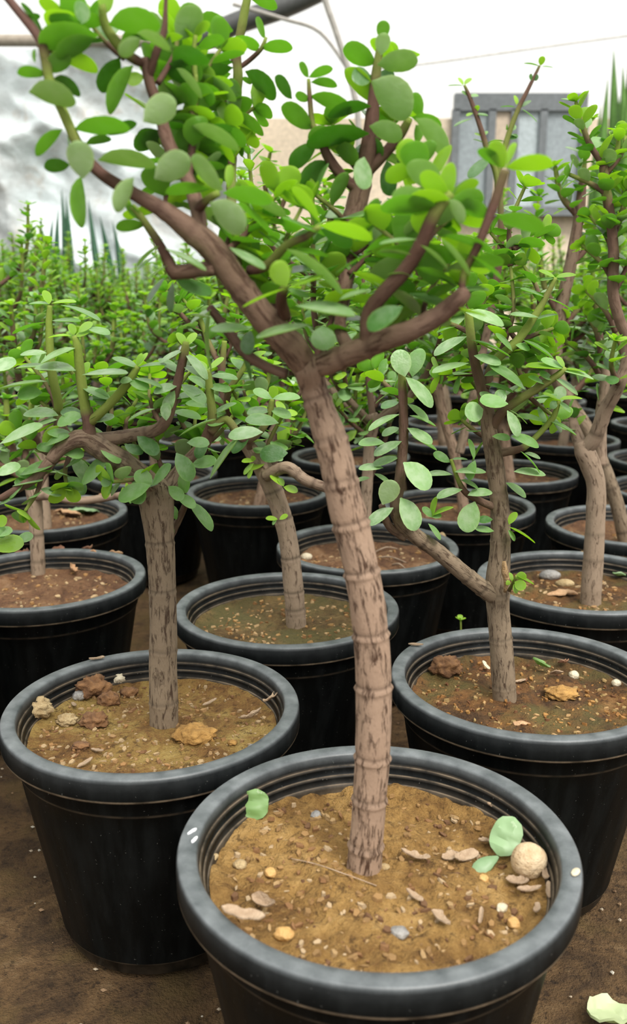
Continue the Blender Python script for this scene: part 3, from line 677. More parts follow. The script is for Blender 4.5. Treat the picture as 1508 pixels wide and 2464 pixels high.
branch(B, [(505, 1040, y + .01, 12, .3), (545, 1010, y + .01, 10, .15), (590, 1060, y + .0, 9, .3), (640, 1020, y + .01, 8, .2), (655, 960, y + .01, 7, .1)], BARK_GREY, 10)
branch(B, [(410, 1290, y + .03, 10, .7), (430, 1250, y + .035, 9, .6), (450, 1205, y + .035, 8, .4)], BARK_GREY, 10)
branch(B, [(120, 1110, y - .04, 14, .65), (85, 1150, y - .045, 12, .6), (45, 1175, y - .05, 10, .5), (0, 1200, y - .05, 8, .3)], BARK_GREY, 10)
LB = [
 (0,1068,96,1018,42,-.04,'p'),(200,1000,136,1012,38,-.03,'g'),(220,1012,274,1008,25,-.03,'g'),(108,1073,162,1042,28,-.04,'g'),(48,1143,122,1110,34,-.045,'g'),(30,1170,98,1148,20,-.05,'p'),(-10,1142,45,1118,34,-.05,'p'),(0,1214,40,1178,28,-.05,'g'),(195,1168,260,1110,44,-.03,'g'),(193,1170,116,1162,22,-.03,'g'),(362,1168,288,1202,44,-.04,'g'),(366,1166,330,1134,36,-.03,'g'),(367,1168,414,1122,32,-.035,'g'),(424,1090,462,1154,40,-.03,'g'),(450,1065,502,1064,30,-.02,'g'),(430,1050,506,994,18,-.05,'p'),(505,1152,563,1052,27,-.04,'p'),(632,1040,550,1044,38,-.03,'p'),(692,1090,626,1092,46,-.02,'d'),(670,1018,592,1004,36,-.01,'g'),(414,990,482,1000,26,-.02,'g'),(400,1012,402,970,30,-.045,'p'),(372,984,306,1004,20,-.035,'p'),
 (-28,882,38,880,40,-.03,'p'),(180,838,95,862,34,-.035,'p'),(182,892,88,872,36,-.035,'p'),(112,850,50,848,24,-.01,'p'),(112,882,40,876,22,-.01,'p'),(198,902,304,890,30,-.05,'p'),(112,918,0,926,26,-.02,'p'),(102,945,45,950,38,-.02,'g'),(172,808,117,801,17,-.03,'y'),(180,810,214,794,22,-.03,'y'),(188,800,220,775,26,-.03,'y'),(210,790,264,800,24,-.03,'g'),(178,806,170,780,18,-.03,'y'),(118,732,70,725,17,0,'g'),(124,730,180,720,20,0,'y'),(118,732,108,700,18,0,'y'),(112,775,28,786,18,0,'g'),(124,772,192,768,22,0,'g'),(146,734,242,752,24,.02,'g'),
 (332,886,274,856,22,-.035,'g'),(333,884,397,870,20,-.035,'g'),(332,884,338,850,20,-.035,'y'),(330,884,352,848,20,-.035,'y'),(318,915,290,915,20,-.04,'p'),(310,918,358,932,28,-.04,'g'),(318,910,390,918,20,-.035,'g'),(442,842,384,868,24,-.03,'p'),(444,835,430,800,20,-.03,'y'),(448,832,470,800,24,-.03,'y'),(445,850,505,900,28,-.03,'p'),(438,880,500,905,26,-.03,'p'),(435,900,385,860,24,-.02,'g'),(425,930,370,940,30,-.035,'p'),(420,940,395,990,34,-.035,'p'),(436,925,495,965,34,-.03,'g'),(418,960,480,940,26,-.03,'g'),(265,985,210,1000,18,-.03,'g'),(260,978,232,940,34,-.03,'g'),(205,960,270,960,20,-.03,'g'),(195,930,262,955,24,-.03,'g'),(200,1005,150,985,30,-.02,'d'),
 (460,1120,520,1110,34,.0,'g'),(450,1125,440,1185,36,-.01,'g'),(405,1170,440,1200,30,-.02,'g'),(380,1165,330,1160,26,-.02,'d'),(425,1190,470,1218,26,0,'g'),(452,1205,515,1270,26,.03,'g'),(425,1250,405,1215,24,.03,'g'),(410,1262,408,1290,22,.03,'g'),(500,1060,470,1100,32,0,'d'),(510,1000,560,960,22,.01,'g'),(505,980,450,960,26,.01,'g'),(500,930,555,935,26,.01,'g'),(502,940,460,900,24,.01,'g'),(505,905,570,905,24,.02,'g'),(500,890,540,865,22,.01,'y'),(500,890,470,868,22,.01,'y'),(545,1012,500,1020,26,.01,'g'),(600,1050,560,1090,30,0,'d'),(655,960,720,950,28,.01,'g'),(655,960,610,940,26,.01,'g'),(650,985,700,1000,28,.01,'g'),(650,990,595,990,26,.01,'g'),(655,958,660,930,22,.01,'y'),
 (90,1150,40,1130,28,-.04,'g'),(60,1160,20,1195,26,-.05,'g'),(150,1080,200,1095,30,-.03,'g'),(135,1085,90,1070,26,-.03,'g'),(140,1000,60,985,34,-.01,'p'),(138,1010,70,1020,24,-.02,'p'),(240,1075,290,1110,26,-.03,'g'),(300,1070,340,1095,26,-.03,'d'),(330,1050,380,1090,36,-.03,'d'),(180,1060,120,1030,28,-.03,'g'),
]
for (a_, b_, c_, d_, w_, dy, tn) in LB: hand_leaf(B, a_, b_, c_, d_, w_, YB + dy, tn, under=False)
def fill(root, mat, Y, rows, size, seed):
    for k, (bx, by, tx, ty, d0, d1) in enumerate(rows):
        mx_, my_ = (bx + tx) / 2 + (by - ty) * .10 * (-1) ** k, (by + ty) / 2
        branch(root, [(bx, by, Y + d0, 7, .5), (mx_, my_, Y + (d0 + d1) / 2, 5.5, .25), (tx, ty, Y + d1, 4, .1)], mat, 8, leaf=dict(size=size, gap=.0118, start=.15, rng=random.Random(seed + k), tones='gggppy', spread=18, tipscale=.7))
    join_rest(root)
fill(B, BARK_GREY, YB, [(330,1130,300,1020,.03,.06),(400,1150,380,1040,.03,.06),(250,1080,250,900,.03,.06),(300,1060,330,960,.04,.08),(180,1070,80,950,.02,.05),(130,1100,40,1040,-.02,0),(140,1000,60,860,.02,.05),(390,1030,360,900,.03,.06),(430,1120,470,1000,.03,.06),(350,1150,270,1160,-.02,-.04),(170,1090,160,1170,0,-.03),(100,1140,60,1230,-.03,-.05),(220,1000,160,880,.03,.05),(400,1000,470,880,.03,.05),(470,1090,560,1000,.03,.05),(480,1080,420,960,.04,.06)], .0245, 700)

# ------------------------------------------------------------------ plant C: right, low side branch rising
C_ = thing('potted_jade_plant', 'jade plant at right with a low side branch rising left of its split brown trunk', 'plant', (.212, .84, 0))
add_pot(C_, True, SC_); chips(C_, 460, 8, hC, (.0015, .008), [(.33, .17, .05), (.24, .11, .03), (.14, .06, .025), (.40, .25, .11), (.30, .2, .08)])
YC = on_z(1214, 1690, SOILZ).y; y = YC
tr = px_stem([(1216, 1725, y, 31, 1), (1214, 1690, y, 29, 1), (1206, 1560, y, 28, 1), (1199, 1470, y, 27, 1), (1196, 1425, y, 30, 1), (1198, 1380, y, 28, 1), (1203, 1330, y, 25, .95), (1204, 1260, y, 23, .9), (1198, 1180, y, 22, .85), (1188, 1100, y, 21, .8), (1177, 1040, y, 19, .75), (1170, 980, y, 17, .65), (1158, 930, y, 14, .55), (1144, 880, y, 12, .5), (1134, 825, y, 11, .2), (1128, 765, y, 10, .1), (1124, 745, y, 7, .1)], .002)
stem_obj('trunk', tr, 30, C_, BARK_GREY, rings=rings_at(tr, (1650, 1535, 1432, 1300, 1240, 1190, 1130, 1080)), lump=.05, seed=9, ringh=.05)
branch(C_, [(1200, 1445, y, 18, .95), (1160, 1415, y - .01, 21, .95), (1110, 1375, y - .02, 20, .92), (1050, 1325, y - .03, 19, .9), (1000, 1290, y - .04, 19, .88), (965, 1255, y - .045, 19, .82), (953, 1215, y - .045, 15, .7), (962, 1150, y - .045, 13, .6), (970, 1060, y - .045, 12, .55), (970, 980, y - .045, 11, .5), (967, 920, y - .045, 10, .18), (966, 880, y - .045, 8, .1)], BARK_GREY, 20)
branch(C_, [(1182, 1030, y, 13, .7), (1210, 990, y - .01, 11, .3), (1255, 958, y - .02, 10, .18), (1300, 930, y - .025, 10, .2), (1345, 900, y - .03, 8, .15), (1360, 885, y - .03, 6, .1)], BARK_GREY, 12)
branch(C_, [(1165, 935, y, 12, .5), (1190, 870, y + .01, 11, .12), (1240, 825, y + .01, 11, .12), (1290, 755, y + .01, 9, .12), (1318, 705, y + .01, 7, .2), (1336, 668, y + .01, 5, .1)], BARK_GREY, 12)
branch(C_, [(1195, 1090, y, 10, .7), (1230, 1085, y, 10, .6), (1262, 1075, y, 8, .2), (1295, 1045, y + .0, 7, .12), (1330, 1005, y + .0, 7, .12), (1344, 965, y, 5, .1)], BARK_GREY, 10)
branch(C_, [(1190, 1220, y, 10, .7), (1160, 1208, y - .01, 9, .6), (1120, 1185, y - .02, 8, .4), (1100, 1150, y - .025, 5, .12), (1085, 1105, y - .025, 4, .1)], BARK_GREY, 10)
branch(C_, [(975, 1290, y - .04, 14, .8), (935, 1265, y - .045, 10, .6), (918, 1215, y - .05, 8, .5)], BARK_GREY, 10)
branch(C_, [(1225, 1420, y - .01, 5, .3), (1236, 1400, y - .025, 4, .1), (1242, 1385, y - .03, 3, .1)], BARK_GREY, 8)
LC = [
 (974,906,957,843,46,-.06,'p'),(992,906,1008,838,40,-.04,'g'),(976,908,1043,974,44,-.05,'p'),(980,972,1034,1010,27,-.045,'p'),(985,1000,1050,1012,18,-.03,'g'),(960,968,916,978,23,-.045,'d'),(960,997,884,1026,23,-.05,'p'),(962,1030,918,1042,22,-.04,'g'),(980,1030,1035,1071,33,-.05,'p'),(990,1050,1052,1078,17,-.03,'g'),(966,1062,899,1091,27,-.05,'p'),(925,1066,864,1060,27,-.05,'g'),(960,1100,896,1116,23,-.045,'g'),(922,1126,865,1118,23,-.05,'p'),(970,1113,1037,1170,56,-.06,'p'),(920,1214,946,1157,46,-.06,'p'),(963,1198,1006,1272,53,-.06,'p'),(946,1222,884,1258,29,-.06,'p'),(890,1150,855,1152,14,-.04,'g'),(900,1140,940,1160,16,-.04,'g'),
 (1142,1207,1119,1279,47,-.03,'p'),(1140,1106,1131,1056,21,-.03,'g'),(1143,1108,1124,1152,22,-.03,'g'),(1083,1112,1042,1092,26,-.025,'g'),(1086,1106,1123,1098,11,-.025,'p'),(1094,1136,1167,1130,21,-.03,'p'),(1088,1142,1028,1135,19,-.025,'p'),(1108,1155,1152,1166,17,-.025,'g'),(1112,1178,1050,1190,22,-.03,'p'),(1125,1192,1180,1174,25,-.03,'p'),(1030,1260,1062,1296,18,-.04,'g'),(1040,1245,1018,1220,20,-.03,'g'),(1040,1245,1045,1195,13,-.03,'y'),(1042,1240,1084,1212,13,-.03,'y'),(1040,1245,1062,1240,14,-.03,'g'),(1185,1250,1150,1250,20,-.02,'d'),(1188,1278,1145,1270,18,-.02,'g'),
 (1217,1162,1267,1192,25,-.01,'g'),(1236,1135,1311,1136,25,-.03,'p'),(1252,1086,1306,1126,17,-.03,'g'),(1262,1090,1300,1100,16,0,'p'),(1224,1268,1290,1298,12,-.02,'y'),(1224,1262,1240,1232,16,-.02,'y'),(1222,1275,1240,1300,16,-.02,'g'),
 (1162,985,1116,1000,46,-.04,'p'),(1222,972,1154,965,39,-.05,'g'),(1262,937,1188,870,42,-.03,'g'),(1140,856,1202,880,34,-.02,'p'),(1127,874,1040,890,27,-.02,'p'),(1220,988,1250,1047,37,-.035,'p'),(1225,986,1272,1010,13,-.025,'p'),(1230,1050,1298,1068,33,-.02,'g'),(1184,1050,1226,1058,22,-.015,'g'),(1120,752,1214,772,46,-.03,'p'),(1134,818,1230,838,26,-.01,'g'),(1122,810,1042,840,33,-.01,'p'),(1165,905,1210,890,20,-.02,'g'),(1168,925,1236,930,24,-.02,'g'),(1200,980,1160,940,30,-.02,'p'),(1215,940,1190,965,30,-.03,'g'),
 (1336,668,1298,648,20,.01,'y'),(1337,668,1384,657,20,.01,'y'),(1334,670,1300,672,14,.01,'g'),(1336,672,1362,672,14,.01,'g'),(1312,716,1255,690,23,.01,'g'),(1318,718,1382,736,20,.01,'g'),(1296,764,1230,752,24,.0,'p'),(1258,818,1338,856,28,.0,'g'),(1232,845,1196,800,26,.0,'g'),(1240,830,1275,838,22,.0,'g'),(1285,770,1340,752,16,.01,'g'),
 (1356,888,1268,874,27,-.03,'y'),(1356,886,1304,862,28,-.03,'g'),(1358,886,1340,856,20,-.03,'y'),(1358,888,1408,886,15,-.03,'y'),(1350,892,1428,896,28,-.03,'p'),(1330,915,1300,895,22,-.03,'g'),(1335,910,1392,945,28,-.03,'g'),(1310,925,1272,905,20,-.03,'g'),(1344,962,1308,944,15,0,'y'),(1345,962,1397,948,17,0,'y'),(1342,968,1375,988,20,0,'g'),(1340,966,1322,980,18,0,'g'),(1318,1012,1390,1032,23,0,'g'),(1312,1015,1250,990,24,0,'g'),(1322,1000,1350,1040,24,.01,'p'),
 (1232,1400,1228,1378,14,-.025,'y'),(1238,1400,1256,1412,24,-.03,'y'),(1240,1392,1262,1380,20,-.03,'y'),(1236,1405,1240,1428,16,-.03,'y'),(1242,1385,1285,1402,9,-.03,'y'),(1228,1405,1216,1400,12,-.03,'y'),
]
for (a_, b_, c_, d_, w_, dy, tn) in LC: hand_leaf(C_, a_, b_, c_, d_, w_, YC + dy, tn, under=False)
fill(C_, BARK_GREY, YC, [(1150,900,1090,800,.03,.06),(1135,820,1180,700,.03,.05),(1130,760,1100,660,.03,.05),(1250,830,1200,720,.03,.05),(1180,1010,1120,900,.04,.07),(1280,945,1240,850,.03,.05),(1190,880,1228,640,.02,.05),(1228,640,1262,450,.05,.06),(1228,640,1180,560,.05,.06),(1235,600,1310,560,.05,.07),(1150,900,1060,900,.03,.05),(1180,1060,1110,1010,.03,.05),(1130,800,1060,770,.02,.04),(1250,820,1330,790,.03,.05),(1300,740,1260,640,.03,.05),(1240,840,1300,830,.04,.06),(1270,950,1330,1000,.02,.03),(968,960,900,890,.02,.05)], .0245, 740)
# the split where the trunk was once cut
sp = px_stem([(1212, 1350, YC - .028, 4, 1), (1214, 1375, YC - .030, 9, 1), (1218, 1400, YC - .0285, 7, 1), (1214, 1425, YC - .026, 3, 1)], .003)
stem_obj('bark_scar', sp, 14, C_, stone_mat('scar_wood', (.20, .12, .05), (.42, .28, .14), 90, .9), lump=.2, seed=3)

# ------------------------------------------------------------------ plants D, E, G, H with the trunks the photo shows
MIDLEAF = .027
D = thing('potted_jade_plant', 'jade plant behind the foremost trunk, its brown leaning stem in wide olive soil', 'plant', (-.032, 1.045, 0))
add_pot(D, True, SD); chips(D, 300, 12, hD, (.002, .009), [(.33, .19, .07), (.42, .28, .14), (.22, .11, .04)])
YD = on_z(713, 1510, SOILZ).y; y = YD
tr = px_stem([(716, 1535, y, 25, 1), (713, 1505, y, 24, 1), (706, 1420, y, 24, 1), (700, 1350, y, 23, 1), (688, 1275, y, 23, 1), (665, 1200, y, 23, .98), (640, 1140, y, 24, .95), (612, 1095, y, 20, .9), (590, 1065, y, 16, .85), (560, 1020, y, 13, .8), (540, 960, y, 10, .6), (535, 890, y, 8, .3), (540, 820, y, 6, .1)], .003)
stem_obj('trunk', tr, 26, D, BARK_TAN, rings=rings_at(tr, (1470, 1425, 1345, 1250, 1190)), lump=.06, seed=4, ringh=.05)
branch(D, [(640, 1145, y - .01, 15, .9), (690, 1125, y - .03, 15, .85), (735, 1155, y - .04, 14, .8), (790, 1175, y - .045, 12, .7)], BARK_TAN, 12)
for k, pts in enumerate(([(600, 1080, y, 12, .8), (610, 1000, y - .01, 8, .4), (640, 930, y, 7, .15), (650, 880, y, 5, .1)], [(575, 1040, y, 10, .7), (545, 960, y - .04, 8, .3), (590, 880, y - .05, 7, .12), (600, 840, y - .05, 5, .1)], [(640, 1140, y, 11, .8), (690, 1050, y + .03, 9, .5), (690, 980, y + .04, 7, .2), (700, 930, y + .04, 5, .1)], [(545, 980, y, 9, .6), (490, 930, y + .03, 8, .2), (480, 860, y + .03, 6, .1)], [(540, 900, y, 8, .4), (500, 820, y + .02, 7, .2), (480, 760, y + .02, 5, .1)])):
    branch(D, pts, BARK_TAN, 10, leaf=dict(size=MIDLEAF, gap=.014, start=.35, rng=random.Random(30 + k)))
for (a_, b_, c_, d_, w_, dy, tn) in [(668,1250,640,1245,13,-.03,'y'),(672,1250,692,1240,13,-.03,'y'),(665,1250,655,1262,9,-.03,'g'),(682,1170,655,1140,18,-.03,'y'),(682,1172,716,1180,20,-.03,'y'),(682,1170,672,1150,14,-.03,'y'),(610,1110,582,1108,14,-.03,'y'),(610,1115,585,1140,15,-.03,'y'),(608,1130,596,1150,13,-.03,'y'),(606,1110,612,1098,12,-.03,'y')]:
    hand_leaf(D, a_, b_, c_, d_, w_, YD + dy, tn, under=False)
fill(D, BARK_TAN, YD, [(600,1080,560,940,-.02,-.04),(640,1130,680,1000,0,-.02),(570,1040,470,960,0,.02),(550,1000,480,1060,0,-.02),(660,1100,740,980,.03,.05),(620,1000,580,880,.02,.04),(690,980,760,880,.04,.06),(540,900,430,820,.03,.05),(500,850,440,720,.02,.04),(650,900,620,780,.03,.05),(540,860,570,720,.03,.05),(480,800,400,700,.02,.03)], MIDLEAF, 770)

def mid_plant(label, X, Y, soil, hfun, seed, trunk_px, shoots_px, mat, scale=1.0, nchips=160, group=None):
    rt = thing('potted_jade_plant', label, 'plant', (X, Y, 0), group)
    add_pot(rt, True, soil); chips(rt, nchips, seed, hfun, (.003, .012))
    if trunk_px:
        t_ = px_stem(trunk_px, .004)
        stem_obj('trunk', t_, 20, rt, mat, rings=[.035, .075, .11, .15, .19], lump=.06, seed=seed, ringh=.05)
    for k, (pts, st) in enumerate(shoots_px):
        branch(rt, pts, mat, 10, leaf=dict(size=MIDLEAF, gap=.0122, start=st, rng=random.Random(seed * 7 + k)), step=.005)
    join_rest(rt)
    return rt
yE = on_z(92, 1385, SOILZ).y; y = yE
E_ = mid_plant('jade plant at the left edge, slim stem in a black pot of curled dry leaves', -.36, 1.16, SN, hN, 21,
  [(93, 1410, y, 18, 1), (92, 1385, y, 17, 1), (89, 1300, y, 17, 1), (86, 1240, y, 17, 1), (82, 1190, y, 18, .95), (70, 1150, y, 16, .9)],
  [([(80, 1195, y, 12, .85), (120, 1193, y - .02, 11, .8), (180, 1205, y - .03, 10, .8), (240, 1200, y - .035, 9, .8), (300, 1190, y - .04, 8, .7)], 2), ([(75, 1165, y, 14, .8), (40, 1110, y, 11, .5), (20, 1040, y, 9, .2), (15, 960, y, 6, .1)], .2), ([(70, 1160, y, 12, .8), (60, 1080, y + .02, 9, .4), (75, 980, y + .02, 7, .1), (85, 900, y + .02, 5, .1)], .3), ([(60, 1150, y, 10, .7), (-20, 1100, y, 8, .3), (-40, 1020, y, 6, .1)], .1), ([(85, 1180, y, 10, .7), (130, 1110, y + .02, 9, .5), (190, 1090, y + .02, 7, .2), (230, 1050, y + .02, 5, .1)], .3)], BARK_TAN)
yG = on_z(1420, 1455, SOILZ).y; y = yG
G_ = mid_plant('jade plant at right edge, tan ringed trunk, grey stone on its soil', .352, 1.15, SG, hG, 23,
  [(1422, 1480, y, 26, 1), (1420, 1450, y, 25, 1), (1426, 1360, y, 24, 1), (1432, 1260, y, 23, 1), (1434, 1170, y, 22, 1), (1420, 1120, y, 24, .95), (1406, 1085, y, 25, .9), (1398, 1060, y, 16, .85)],
  [([(1405, 1085, y, 20, .9), (1432, 1050, y - .01, 18, .88), (1455, 990, y - .02, 17, .85), (1482, 940, y - .03, 16, .8), (1506, 880, y - .03, 15, .75), (1512, 820, y - .03, 14, .7), (1490, 770, y - .03, 13, .6), (1474, 700, y - .03, 13, .58), (1476, 620, y - .03, 13, .55), (1470, 540, y - .03, 12, .5), (1458, 460, y - .03, 12, .16), (1452, 400, y - .03, 11, .3)], .78),
   ([(1400, 1080, y, 18, .9), (1385, 1040, y + .01, 14, .85), (1375, 1000, y + .02, 8, .7)], 2),
   ([(1452, 400, y - .03, 8, .5), (1420, 350, y - .03, 7, .3), (1400, 300, y - .03, 6, .2), (1385, 245, y - .03, 4, .1)], .2),
   ([(1445, 1120, y + .03, 15, .85), (1445, 1010, y + .04, 14, .85), (1455, 900, y + .05, 12, .8), (1440, 800, y + .06, 9, .5), (1430, 720, y + .06, 7, .15), (1425, 650, y + .06, 5, .1)], .55),
   ([(1478, 700, y - .03, 8, .5), (1510, 640, y - .03, 7, .3), (1520, 580, y - .04, 6, .1)], .2),
   ([(1470, 560, y - .03, 7, .4), (1500, 500, y - .03, 7, .2), (1515, 440, y - .03, 5, .1)], .2),
   ([(1452, 430, y - .03, 8, .3), (1480, 380, y - .02, 7, .15), (1490, 320, y - .02, 5, .1)], .2),
   ([(1490, 930, y - .03, 8, .6), (1470, 880, y - .06, 6, .2), (1480, 820, y - .07, 5, .1)], .3)] + [([(a, b, y + e, 7, .5), ((a + c) / 2 + 12, (b + d) / 2, y + e, 6, .25), (c, d, y + f, 4.5, .1)], .15) for a, b, c, d, e, f in ((1480,800,1410,700,0,.03),(1475,680,1400,590,-.02,.0),(1470,580,1500,440,-.02,0),(1460,470,1370,420,-.03,-.02),(1440,900,1360,820,.04,.06),(1445,860,1400,740,.04,.05),(1500,900,1460,760,0,.02),(1455,420,1505,330,-.03,0),(1440,980,1500,930,.04,.04),(1385,1040,1330,960,.02,.05),(1475,620,1420,520,0,.03))], BARK_TAN)
yH = on_z(1530, 1290, SOILZ).y; y = 1.42
H_ = mid_plant('tall dark trunked jade plant at right edge, one row beyond the grey stone pot', .516, 1.44, SN2, hN2, 29,
  [(1510, 1330, y, 18, 1), (1480, 1200, y, 17, 1), (1420, 1050, y, 17, .95), (1365, 960, y, 17, .9), (1335, 880, y, 18, .85), (1345, 760, y, 17, .8), (1370, 650, y, 15, .75), (1385, 570, y, 14, .7), (1396, 490, y, 12, .6), (1400, 440, y, 9, .4)],
  [([(1398, 480, y, 9, .4), (1402, 420, y, 8, .16), (1406, 350, y, 7, .12), (1408, 290, y, 5, .1)], .1), ([(1390, 520, y, 8, .4), (1350, 470, y, 7, .2), (1335, 400, y, 5, .1)], .2), ([(1375, 640, y, 8, .5), (1420, 580, y, 7, .2), (1430, 520, y, 5, .1)], .2), ([(1345, 760, y, 8, .5), (1310, 690, y, 7, .2), (1300, 620, y, 5, .1)], .2), ([(1345, 800, y, 8, .5), (1390, 740, y, 7, .2), (1405, 690, y, 5, .1)], .2), ([(1365, 960, y, 9, .6), (1420, 900, y, 7, .2), (1440, 840, y, 5, .1)], .2), ([(1340, 880, y, 9, .6), (1300, 830, y, 7, .3), (1280, 770, y, 5, .1)], .2)], BARK_GREY)
# ------------------------------------------------------------------ the other plants, grown by rule
def grow(rng, height=None, leaf=.027, dense=1.0, low=3):
    """one plant about its pot's base point: (stems, leaves)"""
    stems, leaves = [], []
    h = (height or rng.uniform(.10, .2)) * 1.15; lean = Vector((rng.uniform(-.06, .06), rng.uniform(-.06, .06), 0)); r = rng.uniform(.0085, .0125)
    b0 = Vector((rng.uniform(-.02, .02), rng.uniform(-.02, .02), SOILZ - .012))
    pts = [(b0, r * 1.1, 1), (b0 + lean * .3 + Vector((0, 0, h * .4)), r, 1), (b0 + lean * .7 + Vector((rng.uniform(-.01, .01), rng.uniform(-.01, .01), h * .8)), r * .95, .98), (b0 + lean + Vector((0, 0, h)), r * 1.15, .9), (b0 + lean * 1.05 + Vector((0, 0, h + .012)), r * .6, .9)]
    t_ = catmull(pts, .008); stems.append(('trunk', t_, 14)); top = pts[3][0]
    nb = rng.choice((4, 4, 5)); a0 = rng.uniform(0, 6.28)
    for k in range(nb):
        a = a0 + k * 6.283 / nb + rng.uniform(-.4, .4); out = Vector((math.cos(a), math.sin(a), 0)); L = rng.uniform(.11, .19)
        p1 = top + out * L * .45 + Vector((0, 0, L * .3)); p2 = top + out * L * .75 + Vector((0, 0, L * .8)); p3 = top + out * L * .8 + Vector((rng.uniform(-.02, .02), rng.uniform(-.02, .02), L * 1.35))
        sm = catmull([(top - Vector((0, 0, .006)), r * .7, .85), (p1, r * .62, .75), (p2, r * .5, .5), (p3, r * .28, .1)], .009)
        stems.append(('branch', sm, 9)); leafy(None, sm, leaf, .0125 / dense, .35, 1, collect=leaves, rng=rng, prob=.9)
        for q in range(rng.choice((4, 4, 5))):
            i = int(len(sm) * rng.uniform(.15, .8)); c = sm[i][0]; a2 = a + rng.uniform(-1.9, 1.9); o2 = Vector((math.cos(a2), math.sin(a2), 0)); L2 = rng.uniform(.08, .17)
            s2 = catmull([(c, r * .4, .6), (c + o2 * L2 * .4 + Vector((0, 0, L2 * .35)), r * .36, .25), (c + o2 * L2 * .5 + Vector((0, 0, L2)), r * .22, .08)], .009)
            stems.append(('branch', s2, 8)); leafy(None, s2, leaf, .0120 / dense, .10, 1, collect=leaves, rng=rng, prob=.92)
    # a leafy tuft near the middle and a taller leader
    s3 = catmull([(top, r * .6, .8), (top + Vector((rng.uniform(-.03, .03), rng.uniform(-.03, .03), .10)), r * .5, .5), (top + Vector((rng.uniform(-.05, .05), rng.uniform(-.05, .05), rng.uniform(.22, .33))), r * .28, .08)], .009)
    stems.append(('branch', s3, 9)); leafy(None, s3, leaf, .0125 / dense, .3, 1, collect=leaves, rng=rng)
    for q in range(low):            # low side shoots about the fork
        a = rng.uniform(0, 6.28); o2 = Vector((math.cos(a), math.sin(a), 0)); L2 = rng.uniform(.08, .13)
        s4 = catmull([(top - Vector((0, 0, rng.uniform(0, .03))), r * .4, .7), (top + o2 * L2 * .6 + Vector((0, 0, .004)), r * .34, .4), (top + o2 * L2 + Vector((0, 0, L2 * .35)), r * .2, .1)], .009)
        stems.append(('branch', s4, 8)); leafy(None, s4, leaf, .0125 / dense, .25, 1, collect=leaves, rng=rng)
    return stems, leaves
class Proto:
    """meshes of one grown plant, shared by every copy of it"""
    def __init__(s, seed, as_objects=True, **kw):
        rng = random.Random(seed); s.rng = rng
        stems, leaves = grow(rng, **kw); s.mat = rng.choice((BARK_TAN, BARK_GREY, BARK_PINK))
        s.stems = []
        for nm, sm, seg in stems:
            V, Fc, uv, at = tube(sm, seg, Vector((0, 0, 0)), lump=.05, seed=seed, rings=[.03, .07, .11, .15] if nm == 'trunk' else ())
            me = bpy.data.meshes.new(nm); me.from_pydata([tuple(v) for v in V], [], Fc); finish(me, s.mat, uvs=uv, attrs=at); s.stems.append((nm, me))
        rng.shuffle(leaves); s.leaves, rest = (leaves[:298], leaves[298:]) if as_objects else ([], leaves)
        s.rest = foliage_mesh(rest) if rest else None
    def make(s, root, near):
        for nm, me in s.stems: link(nm, me, root)
        for M, tone in s.leaves: put_leaf(root, M2(root, M), tone)
        if s.rest:
            o = link('foliage', s.rest, root); o['kind'] = 'stuff'
def M2(root, M):
    L = M.copy(); L.translation = M.translation + root.location; return L
def foliage_mesh(leaves, prof=T4):
    V, Fc, mi, rv = [], [], [], []; mats = [m for t in 'ygdp' for m in LM[t]]
    for M, tone in leaves:
        v, f, m = leaf_geo(prof, random.choice(SHAPES)); b = len(V); r = random.random()
        V += [M @ Vector(q) for q in v]; Fc += [tuple(b + i for i in q) for q in f]; k = 'ygdp'.index(tone) * 2; mi += [k + i for i in m]; rv += [r] * len(v)
    me = bpy.data.meshes.new('foliage'); me.from_pydata([tuple(v) for v in V], [], Fc); finish(me, mats, mi=mi, attrs={'leaf_random': rv, 'margin': leaf_margin(6 * len(prof)) * len(leaves)}); return me
MID = [Proto(100 + k, height=.19 + .02 * (k % 4)) for k in range(7)]
FAR = [Proto(200 + k, False, dense=.9, height=.19 + .035 * (k % 3), low=5) for k in range(8)]
placed = [(.044, .562), (-.148, .776), (.212, .84), (-.032, 1.045), (-.36, 1.16), (.352, 1.15), (.516, 1.44)]
NEARBY = [  # pots the photo shows whole or in part
 (.08, 1.31, 'slim stemmed jade plant in the black pot right behind the foremost trunk'),
 (-.456, 1.52, 'jade plant at far left with broad dry leaves lying in its black pot'),
 (-.105, 1.69, 'jade plant in the wide pot behind, between the left and the foremost trunk'),
 (.255, 1.575, 'jade plant with a bare leaning pink stem behind the split brown trunk'),
 (.415, 1.88, 'jade plant further back between the split trunk and the tan ringed trunk'),
 (.085, 2.06, 'jade plant in a raised black pot seen just right of the foremost trunk, far row'),
 (-.335, 1.86, 'jade plant half hidden behind the crown of the thick trunked left plant'),
 (.70, 1.71, 'jade plant cut by the right edge, two rows beyond the grey stone pot'),
 (.80, 2.02, 'jade plant cut by the right edge, small pale pot rim above the others'),
 (-.50, .93, 'jade plant mostly outside the left edge, bright leaves reaching into the picture'),
]
HF = {0: hN, 1: hN2}
roots = []
for k, (X, Y, lab) in enumerate(NEARBY):
    t = thing('potted_jade_plant', lab, 'plant', (X, Y, 0)); placed.append((X, Y))
    add_pot(t, True, (SN, SN2)[k % 2]); chips(t, 110, 60 + k, HF[k % 2], (.003, .012))
    Proto(300 + k, True, height=(.20, .14, .16, .22, .15, .14, .13, .2, .16, .2)[k]).make(t, True); roots.append(t)
fill(roots[2], BARK_TAN, 1.69, [(640,900,655,520,-.02,-.06),(655,520,650,368,-.06,-.08),(655,540,690,420,-.06,-.05),(660,700,610,520,-.02,-.05),(700,800,760,560,0,-.03),(600,820,520,640,0,-.03),(760,560,780,440,-.03,-.04),(620,600,590,430,-.05,-.06)], .027, 810)
